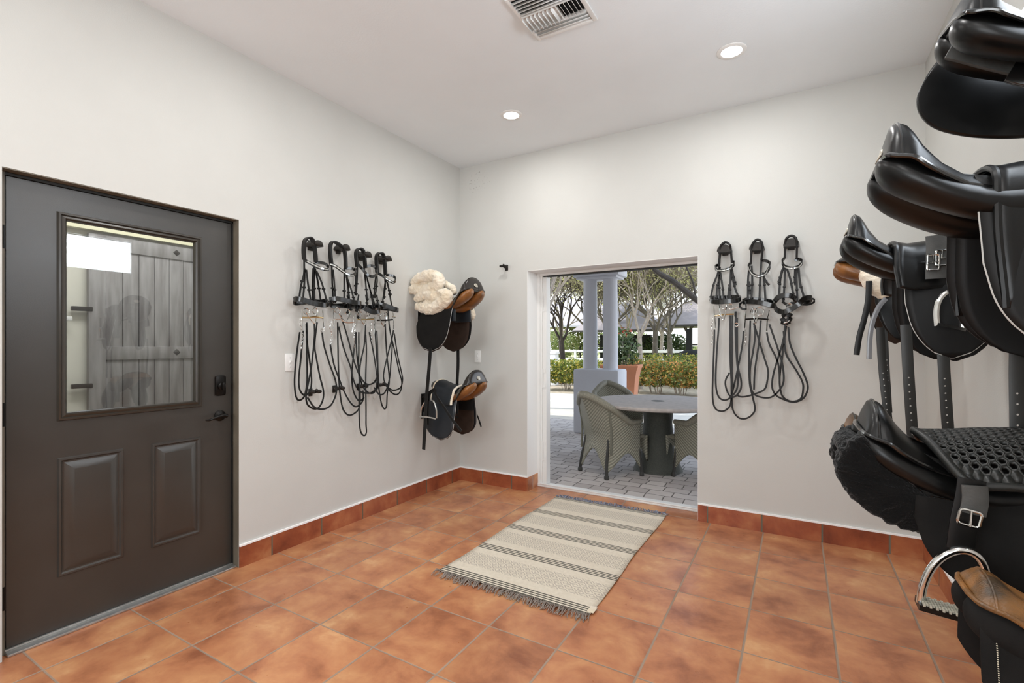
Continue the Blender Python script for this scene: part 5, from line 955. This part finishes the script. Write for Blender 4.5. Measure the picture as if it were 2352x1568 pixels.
def make_chair():
    c = empty('wicker_armchair', (0, 0, 0), 0)
    A = 120   # half sweep of the shell in degrees, 0 = straight behind; the seat faces +y
    LEGA = 38
    def toph(k): return .555 + .285 * (.5 + .5 * cos(min(1, k * 1.35) * pi)) ** .75
    def P(a, b):
        th = radians(-A + 2 * A * a); k = abs(2 * a - 1); d = k * A
        if d < LEGA: lo = .06 + .22 * cos(d / LEGA * pi / 2) ** 1.1
        else: lo = .06 + .19 * max(0, sin((d - LEGA) / (A - LEGA) * pi)) ** 1.1
        h = lo + (toph(k) - lo) * b
        sx, cy = sin(th), -cos(th)
        n_ = 1.0 / max(abs(sx), abs(cy)) ** .55      # squarish plan
        R = .245 * n_
        p = Vector((R * sx * 1.04, R * cy * (1.0 if cy < 0 else 1.12) + .0, h))
        back = max(0, 1 - d / 75); fl = max(0, .34 - h)
        p.y -= back * (.42 * max(0, h - .42) + .35 * fl); p.x *= 1 + .40 * max(0, h - .40) * max(0, 1 - abs(d - 70) / 90) + .45 * fl
        return p
    NA, NB = 84, 24; mb = MB(); mb.grid(P, NA, NB)
    arc = [0.0]
    for i in range(NA): arc.append(arc[-1] + (P((i + 1) / NA, .5) - P(i / NA, .5)).length)
    for i in range(NA + 1):
        for j in range(NB + 1): mb.uv[i * (NB + 1) + j] = (arc[i] - arc[-1] / 2, P(i / NA, j / NB).z)
    mb.build('shell', M['wicker'], c, solid=.018, sharp=60)
    MB().tube([P(a / 60, 1) + Vector((0, 0, .004)) for a in range(61)], lambda t: .026 + .014 * sin(pi * t), 10).build('rolled_rim', M['wicker_rim'], c)
    MB().box((-.23, -.21, .37), (.23, .25, .41), .02).build('seat', M['wicker_rim'], c)
    mb = MB(); mb.grid(lambda a, b: (-.235 + .47 * a, .262, .40 - (.27 - .17 * sin(pi * a) ** .6) * b), 14, 6)
    for i in range(15):
        for j in range(7): q = mb.v[i * 7 + j]; mb.uv[i * 7 + j] = (q.x, q.z)
    mb.build('apron', M['wicker'], c, solid=.018)
    for sg in (-1, 1):
        for d in (LEGA, 117):
            a = .5 + sg * d / A / 2; q = P(a, 0)
            ft = Vector((q.x * 1.04, q.y * 1.03, 0)); up_ = P(a, .5) * .97; up_.z = P(a, .5).z
            MB().tube([up_, Vector((q.x * .98, q.y * .98, .16)), ft + Vector((0, 0, .03))], [.014, .017, .017], 10, 4).lathe([(.017, 0), (.025, .008), (.025, .03), (.018, .045)], ft, 12).build('leg', M['rattan_dark'], c)
        a = .5 + sg * 44 / A / 2
        MB().tube([P(a, .22) * 1.05, P(a, .6) * 1.06 * 1.0, P(a, .93) * 1.04], .0115, 8, 4).build('cane_post', M['pole'], c)
    return c
TC = Vector((1.55, 1.50, GZ))
tb = empty('patio_table', TC, 0, 'round stone-topped table with wicker chairs round it on the paved patio', 'table')
MB().lathe([(.001, .70), (.66, .70), (.70, .712), (.705, .728), (.695, .742), (.001, .742)], (0, 0, 0), 64).build('table_top', M['stone'], tb)
MB().lathe([(.07, .742), (.07, .7435), (.001, .7436)], (0, 0, 0), 20).build('parasol_hole_cover', M['rattan_dark'], tb)
mb = MB().lathe([(.16, .70), (.15, .5), (.17, .2), (.26, .0)], (0, 0, 0), 40, caps=False)
for i in range(4):
    for j in range(40): mb.uv[i * 40 + j] = (j / 40 * 1.2, mb.v[i * 40 + j].z)
mb.build('wicker_base', M['wicker_dark'], tb)
CH = make_chair()
def chair_at(x, y, rz, lab, first=False):
    o = CH if first else copy_tree(CH); o.location = (x, y, GZ); o.rotation_euler = (0, 0, rz); tag(o, lab, 'chair', 'wicker armchairs round the patio table'); return o
def face_table(x, y): return atan2(TC.y - y, TC.x - x) - pi / 2
chair_at(1.16, 1.16, radians(-29), 'wicker armchair seen from behind, nearest the doorway threshold on the patio', True)
chair_at(2.0, 1.49, radians(66), 'wicker armchair cut off by the right edge of the doorway, nearer side of the table')
chair_at(.93, 2.08, radians(-139), 'wicker armchair beyond the round table, in front of the white pedestal')

# ------------------------------------------------------------------ planting
def leaves(mb, c, r, n, size, rnd, shell=.5, flat=1.0):
    for _ in range(n):
        d = Vector((rnd.gauss(0, 1), rnd.gauss(0, 1), rnd.gauss(0, 1))).normalized(); k = rnd.uniform(shell, 1) if shell < 1 else 1
        p = Vector(c) + Vector((d.x * r[0], d.y * r[1], d.z * r[2])) * k
        leaf(mb, p, size * rnd.uniform(.6, 1.3), rnd)
def leaf(mb, p, s, rnd):
    a = Vector((rnd.gauss(0, 1), rnd.gauss(0, 1), rnd.gauss(0, .7))).normalized(); b = a.orthogonal().normalized(); c = a.cross(b); w = rnd.uniform(0, 2 * pi); b = b * cos(w) + c * sin(w)
    mb.add([p - a * s, p + b * s * .45, p + a * s, p - b * s * .45 + a.cross(b) * s * .15], [(0, 1, 2), (0, 2, 3)])
def shrub(name, lab, cat, c, r, n, m_, grp=None, seed=1, size=.035, stems=7, trim=True):
    rnd = random.Random(seed); s = empty(name, c, 0, lab, cat, grp)
    b = MB()
    for _ in range(n):
        while True:
            x, y, z = rnd.uniform(-1, 1), rnd.uniform(-1, 1), rnd.uniform(-.9, 1)
            q = (abs(x) ** 3 + abs(y) ** 3 + abs(z) ** 3) if trim else x * x + y * y + z * z
            if q < 1 and (q > .25 or rnd.random() < .4): break
        k = noise.noise(Vector((x * 2 + c[0], y * 2 + c[1], z * 2))) * .12
        leaf(b, Vector((x * r[0] * (1 + k), y * r[1] * (1 + k), r[2] * 1.35 + z * r[2] * (1 + k) * .9)), size * rnd.uniform(.6, 1.3), rnd)
    b.build('foliage', M[m_], s, flat=True)
    t = MB()
    for k in range(stems):
        x, y = rnd.uniform(-.7, .7) * r[0], rnd.uniform(-.5, .5) * r[1]
        t.tube([(x * .6, y * .6, 0), (x * .8 + rnd.uniform(-.05, .05), y, r[2] * .7), (x * 1.1, y * 1.1, r[2] * 1.5)], [.012, .009, .004], 5, 3)
    t.build('stem', M['twig'], s)
    return s
# clipped hedges: each bush is a thing
def hedge(a, b, n, h, dep, m_, lab, grp, seed, leafn, size):
    a = Vector(a); b = Vector(b)
    for i in range(n):
        p = a.lerp(b, (i + .5) / n); r = ((b - a).length / n * .62, dep, h * .42)
        words = ['first', 'second', 'third', 'fourth', 'fifth', 'sixth', 'seventh', 'eighth'][i]
        shrub('hedge_shrub', '%s %s' % (words, lab), 'shrub', (p.x, p.y, GZ), r, leafn, m_, grp, seed + i, size, 9)
hedge((-4.05, 9.45, 0), (-2.15, 9.75, 0), 3, 1.0, .55, 'leaf_hedge', 'bush from the left in the yellow-green hedge left of the columns', 'hedge bushes left of the columns', 11, 1500, .05)
hedge((-1.5, 10.0, 0), (1.1, 9.65, 0), 4, 1.0, .6, 'leaf_red', 'bush from the left in the orange-tipped hedge right of the columns', 'hedge bushes right of the columns', 31, 1700, .05)
hedge((-1.9, 12.3, 0), (1.5, 12.3, 0), 3, 1.15, .6, 'leaf_hedge', 'bush from the left in the hedge row behind the orange-tipped hedge', 'hedge bushes in the second row', 51, 1200, .05)
# terracotta planter
pl = empty('terracotta_planter', [(-0.037,5.237,0.424)][0][:2] + (GZ,), radians(8), 'tall square terracotta planter with a flowering shrub beside the columns', 'planter')
MB().ring_loft([[Vector((sx * w, sy * w, z)) for sx, sy in ((-1, -1), (1, -1), (1, 1), (-1, 1))] for w, z in ((.25, 0), (.265, .40), (.285, .70), (.32, .88), (.35, .95), (.35, .98), (.315, .98), (.30, .88))], True, True, True).build('pot', M['terracotta'], pl, sharp=25)
MB().box((-.29, -.29, .86), (.29, .29, .90)).build('soil', M['soil'], pl)
rnd = random.Random(5); b = MB(); leaves(b, (0, 0, 1.28), (.36, .36, .42), 900, .05, rnd, .3); b.build('foliage', M['leaf_dark'], pl, flat=True)
b = MB(); leaves(b, (0, 0, 1.62), (.25, .25, .10), 26, .035, rnd, .5); tag(b.build('flowers', M['flower'], pl, flat=True), kind='stuff')
b = MB()
for k in range(6): b.tube([(0, 0, .73), (.12 * cos(k), .12 * sin(k), 1.1), (.2 * cos(k), .2 * sin(k), 1.5)], [.015, .01, .004], 5, 3)
b.build('stem', M['twig'], pl)

# ------------------------------------------------------------------ trees
def grow(mb, p, d, ln, r, depth, rnd, tips, spread, up=.12):
    segs = 3; P = [p]; D = d
    for s in range(segs):
        D = (D + Vector((rnd.gauss(0, .16), rnd.gauss(0, .16), rnd.gauss(0, .10) + up * .4))).normalized(); P.append(P[-1] + D * (ln / segs))
    mb.tube(P, [max(r, .004), max(r * .66, .003)], 7 if depth > 3 else (5 if depth > 1 else 3), 0, caps=False)
    if depth == 0: tips.append(P[-1]); return
    if depth < 3: tips.append(P[2])
    for k in range(rnd.choice((2, 3, 3)) if depth > 1 else 3):
        a = rnd.uniform(0, 2 * pi); o = D.orthogonal().normalized(); o = Matrix.Rotation(a, 3, D) @ o
        nd = (D * cos(spread) + o * sin(spread) * rnd.uniform(.7, 1.25)); nd.z += up; grow(mb, P[-1 if k < 2 else 2], nd.normalized(), ln * rnd.uniform(.66, .92), r * .6, depth - 1, rnd, tips, spread, up)
def make_tree(seed, h, r, depth, leafn, size, bark, lm, spread=.6, fork=None, trunk=None):
    rnd = random.Random(seed); t = empty('tree', (0, 0, 0)); tips = []; mb = MB()
    tr = trunk or h * .28
    mb.tube([(0, 0, -.05), (.02, 0, tr * .5), (rnd.uniform(-.05, .05), 0, tr)], [r * 1.35, r, r * .92], 9, 4)
    for k in range(4):
        a = k * 1.57 + rnd.uniform(-.4, .4); grow(mb, Vector((0, 0, tr * rnd.uniform(.92, 1.0))), Vector((cos(a) * sin(spread), sin(a) * sin(spread), cos(spread))), h * .185, r * .5, depth, rnd, tips, spread * .85)
    for p in tips:
        for _ in range(4):
            d = Vector((rnd.gauss(0, 1), rnd.gauss(0, 1), rnd.gauss(.3, 1))).normalized(); e = p + d * rnd.uniform(.2, .5); mb.tube([p, e], [.005, .0018], 3, caps=False)
    mb.build('trunk_and_branches', M[bark], t)
    b = MB()
    for p in tips:
        for _ in range(leafn): leaf(b, p + Vector((rnd.gauss(0, .24), rnd.gauss(0, .24), rnd.gauss(0, .24))), size * rnd.uniform(.5, 1.3), rnd)
    tag(b.build('foliage', M[lm], t, flat=True), kind='stuff')
    return t
TA = make_tree(3, 5.8, .105, 6, 5, .04, 'bark', 'leaf_tree', .62, trunk=1.9)
TB = make_tree(8, 6.2, .075, 6, 5, .04, 'twig', 'leaf_tree', .58, trunk=1.8)
TD = make_tree(21, 5.4, .105, 6, 4, .04, 'bark_dark', 'leaf_tree', .62, trunk=1.5)
used = set()
def tree_at(proto, x, y, rz, sc, lab):
    o = proto if proto.name not in used else copy_tree(proto)
    used.add(proto.name); o.location = (x, y, GZ); o.rotation_euler = (0, 0, rz); o.scale = (sc,) * 3; tag(o, lab, 'tree', 'garden trees beyond the doorway'); return o
tree_at(TD, *[(-4.226,11.707,0.756)][0][:2], .3, 1.0, 'dark-trunked tree forking low, left of the white columns')
tree_at(TB, *[(-1.315,11.093,0.821)][0][:2], 1.2, .95, 'slim pale-barked tree just right of the terracotta planter')
tree_at(TA, *[(-1.534,13.861,0.739)][0][:2], 2.3, 1.0, 'tree with a sturdy grey trunk behind the right hedge')
tree_at(TA, *[(-1.649,16.69,0.657)][0][:2], .2, 1.0, 'leaning tree farther back behind the right hedge, near the pavilion')
tree_at(TB, *[(-1.937,5.515,0.309)][0][:2], 2.9, 1.05, 'tree whose pale branches cross the doorway top left, by the door frame')
tree_at(TA, *[(-4.199,16.357,0.624)][0][:2], 4.0, 1.1, 'tree seen between and behind the white columns')
tree_at(TB, *[(-4.068,18.751,0.559)][0][:2], 5.0, 1.1, 'thin tree far behind the terracotta planter')
tree_at(TA, *[(-5.986,18.787,0.526)][0][:2], 1.0, 1.15, 'far tree directly behind the left column')
ex = [(26, 1290, TB, 'far tree behind the dark-trunked tree, its crown in the gap left of the columns'), (28, 1404, TA, 'far tree hidden by the left column, its crown showing beside it'), (22, 1520, TB, 'slender far tree between the grey trunks right of the planter'), (26, 1580, TA, 'far tree in front of the pavilion roof')]
for k, (t_, px, pr, lab) in enumerate(ex):
    q = Vector([(2.428,-2.937,1.313),(2.517,-2.886,1.313),(2.606,-2.833,1.313),(2.653,-2.806,1.313),(2.637,-2.815,1.313)][k]); c0 = Vector((2.845, -3.852, 1.313)); q = c0 + (q - c0) * t_
    tree_at(pr, q.x, q.y, 1.3 * k + .5, 1.1 if t_ > 20 else .95, lab)
lt = empty('tree', [(1.828,6.56,0.405)][0][:2] + (GZ,), 0, 'tree standing beyond the right door jamb whose thick dark limb slants across the view', 'tree', 'garden trees beyond the doorway')
MB().tube([(1.828,6.56,0.32),(1.828,6.56,1.087),(1.755,6.517,1.598),(1.534,6.388,1.982)], [.13, .11, .10, .08], 9, 5).tube([(1.571,6.409,1.922),(1.35,6.28,2.084),(1.166,6.172,2.212),(0.982,6.065,2.382),(0.762,5.936,2.578),(0.541,5.807,2.723),(0.416,5.733,2.859),(0.284,5.656,3.115)], [.07, .062, .058, .05, .035], 9, 5).tube([(1.152,6.164,2.212),(1.108,6.138,2.535),(0.982,6.065,2.876),(0.909,6.022,3.132)], [.025, .018, .01], 6, 5).build('trunk_and_branches', M['bark_dark'], lt, world=True)
for k, (px, t_, h, lab) in enumerate(((1262, 30, 3.0, 'far round leafy tree left of the dark-trunked tree'), (1318, 34, 3.4, 'far round leafy tree showing right of the dark trunk'), (1378, 36, 3.6, 'far leafy tree showing between the columns'), (1432, 38, 3.4, 'far leafy tree over the terracotta planter'), (1530, 30, 2.6, 'far dense bush behind the grey trunks'), (1490, 42, 1.6, 'far low bush line between the grey trunks'), (1600, 44, 1.6, 'far low bush beyond the pavilion post'))):
    x, y = [(2.407,-2.95,1.313),(2.45,-2.925,1.313),(2.496,-2.897,1.313),(2.538,-2.873,1.313),(2.614,-2.829,1.313),(2.583,-2.847,1.313),(2.668,-2.797,1.313)][k][:2]
    x, y = 2.845 + (x - 2.845) * t_, -3.852 + (y + 3.852) * t_
    shrub('far_tree', lab, 'tree', (x, y, GZ), (h * .6, h * .5, h * .36), 2200, 'leaf_far' if k != 4 else 'leaf_dark', 'far trees beyond the paddock', 70 + k, .11, 4, False)

# ------------------------------------------------------------------ fences, gate pier, pavilion
def fence(name, lab, p0, p1, n, h, rails, m_, grp, w=.09):
    f = empty(name, (p0[0], p0[1], GZ), 0, lab, 'fence', grp); a = Vector((p0[0], p0[1], GZ)); b = Vector((p1[0], p1[1], GZ))
    for z in rails: MB().strap([a + Vector((0, 0, z)), b + Vector((0, 0, z))], w * 1.3, .03, up=(0, 0, 1), smooth=0).build('rail', M[m_], f, world=True)
    for k in range(n + 1):
        p = a.lerp(b, k / n); MB().box(p + Vector((-w / 2, -w / 2, 0)), p + Vector((w / 2, w / 2, h))).build('post', M[m_], f, world=True, flat=True)
    return f
fence('paddock_fence', 'white post and rail fence behind the hedges', (-16, 17.2), (-1.5, 18.2), 6, 1.15, (.35, .7, 1.08), 'fence_white', None)
fence('paddock_fence', 'dark post and rail fence across the field behind the white fence', (-24, 26), (8, 28), 9, 1.5, (.5, .95, 1.4), 'fence_dark', None, .08)
gx, gy = [(-4.274,11.1,0.772)][0][:2]
gpz = empty('gate_pier', (gx, gy, GZ), 0, 'low white gate pier beside the dark-trunked tree', 'pier')
MB().box((gx - .14, gy - .14, GZ), (gx + .14, gy + .14, 1.02), .02).box((gx - .17, gy - .17, 1.02), (gx + .17, gy + .17, 1.09), .02).build('pier', M['fence_white'], gpz, world=True)
gx2, gy2 = [(-4.546,11.288,0.762)][0][:2]
gp2 = empty('gate_post', (gx2, gy2, GZ), 0, 'slim white gate post at the left edge of the garden view', 'post'); MB().box((gx2 - .06, gy2 - .06, GZ), (gx2 + .06, gy2 + .06, 1.45), .01).build('post', M['fence_white'], gp2, world=True)
def pavilion(name, lab, c, w, d, eave, top, posts, m_post, wall=None):
    v = empty(name, (c[0], c[1], GZ), 0, lab, 'building'); x, y = c
    
    b = MB(); b.add([(x - w, y - d, eave), (x + w, y - d, eave), (x + w, y + d, eave), (x - w, y + d, eave), (x - w * .35, y, top), (x + w * .35, y, top)], [(3, 2, 1, 0), (0, 1, 5, 4), (2, 3, 4, 5), (1, 2, 5), (3, 0, 4)]); b.build('roof', M['roof'], v, world=True, flat=True)
    MB().box((x - w, y - d, eave - .10), (x + w, y - d + .1, eave)).build('fascia', M['stucco' if not wall and m_post != 'blackpaint' else 'fence_dark'], v, world=True, flat=True)
    for px_ in posts: MB().box((px_ - .13, y - d + .1, GZ), (px_ + .13, y - d + .36, eave - .2)).build('post', M[m_post], v, world=True, flat=True)
    if wall: MB().box((x - w + .3, y + d - .5, GZ), (x + wall, y + d - .2, eave - .2)).build('wall', M['blackpaint'], v, world=True, flat=True)
    return v
p1 = [(-1.712,21.288,1.323)][0][:2]
pavilion('pavilion', 'open garden pavilion with a pale roof and black posts at the right', (p1[0] + 2.1, p1[1] + 2.5), 4.2, 2.8, 2.35, 4.3, (p1[0] + .02, p1[0] + 3.6), 'blackpaint')
p2 = [(-10.242,25.566,1.326)][0][:2]
pavilion('barn', 'pale-roofed barn far behind the trees at the left', (p2[0], p2[1] + 2), 4.0, 3, 2.6, 4.6, (p2[0] - 3, p2[0] + 3), 'fence_white', None)
p3 = [(-4.957,22.865,1.324)][0][:2]
pavilion('stable_building', 'dark-fronted stable building behind the terracotta planter', (p3[0] - 1.2, p3[1] + 2), 2.4, 2.2, 2.2, 3.9, (p3[0] - .6,), 'fence_white', 1.2)
gf = [(-1.028,18.212,0.775)][0]
gfo = empty('garden_furniture', (gf[0], gf[1], GZ), 0, 'black rounded covered shape behind the right hedge by the pavilion post', 'garden furniture')
MB().ring_loft([[Vector((gf[0] + .62 * k * cos(a), gf[1] + .4 * k * sin(a), GZ + z)) for a in [2 * pi * q / 20 for q in range(20)]] for k, z in ((.95, 0), (1, .5), (.98, .9), (.85, 1.05), (.5, 1.14), (.05, 1.16))]).build('cover', M['blackpaint'], gfo, world=True)
MB().tube([(gf[0] + .42, gf[1], 1.0), (gf[0] + .44, gf[1], 1.25), (gf[0] + .43, gf[1], 1.42)], [.10, .08, .05], 10, 4).build('upright', M['blackpaint'], gfo, world=True)
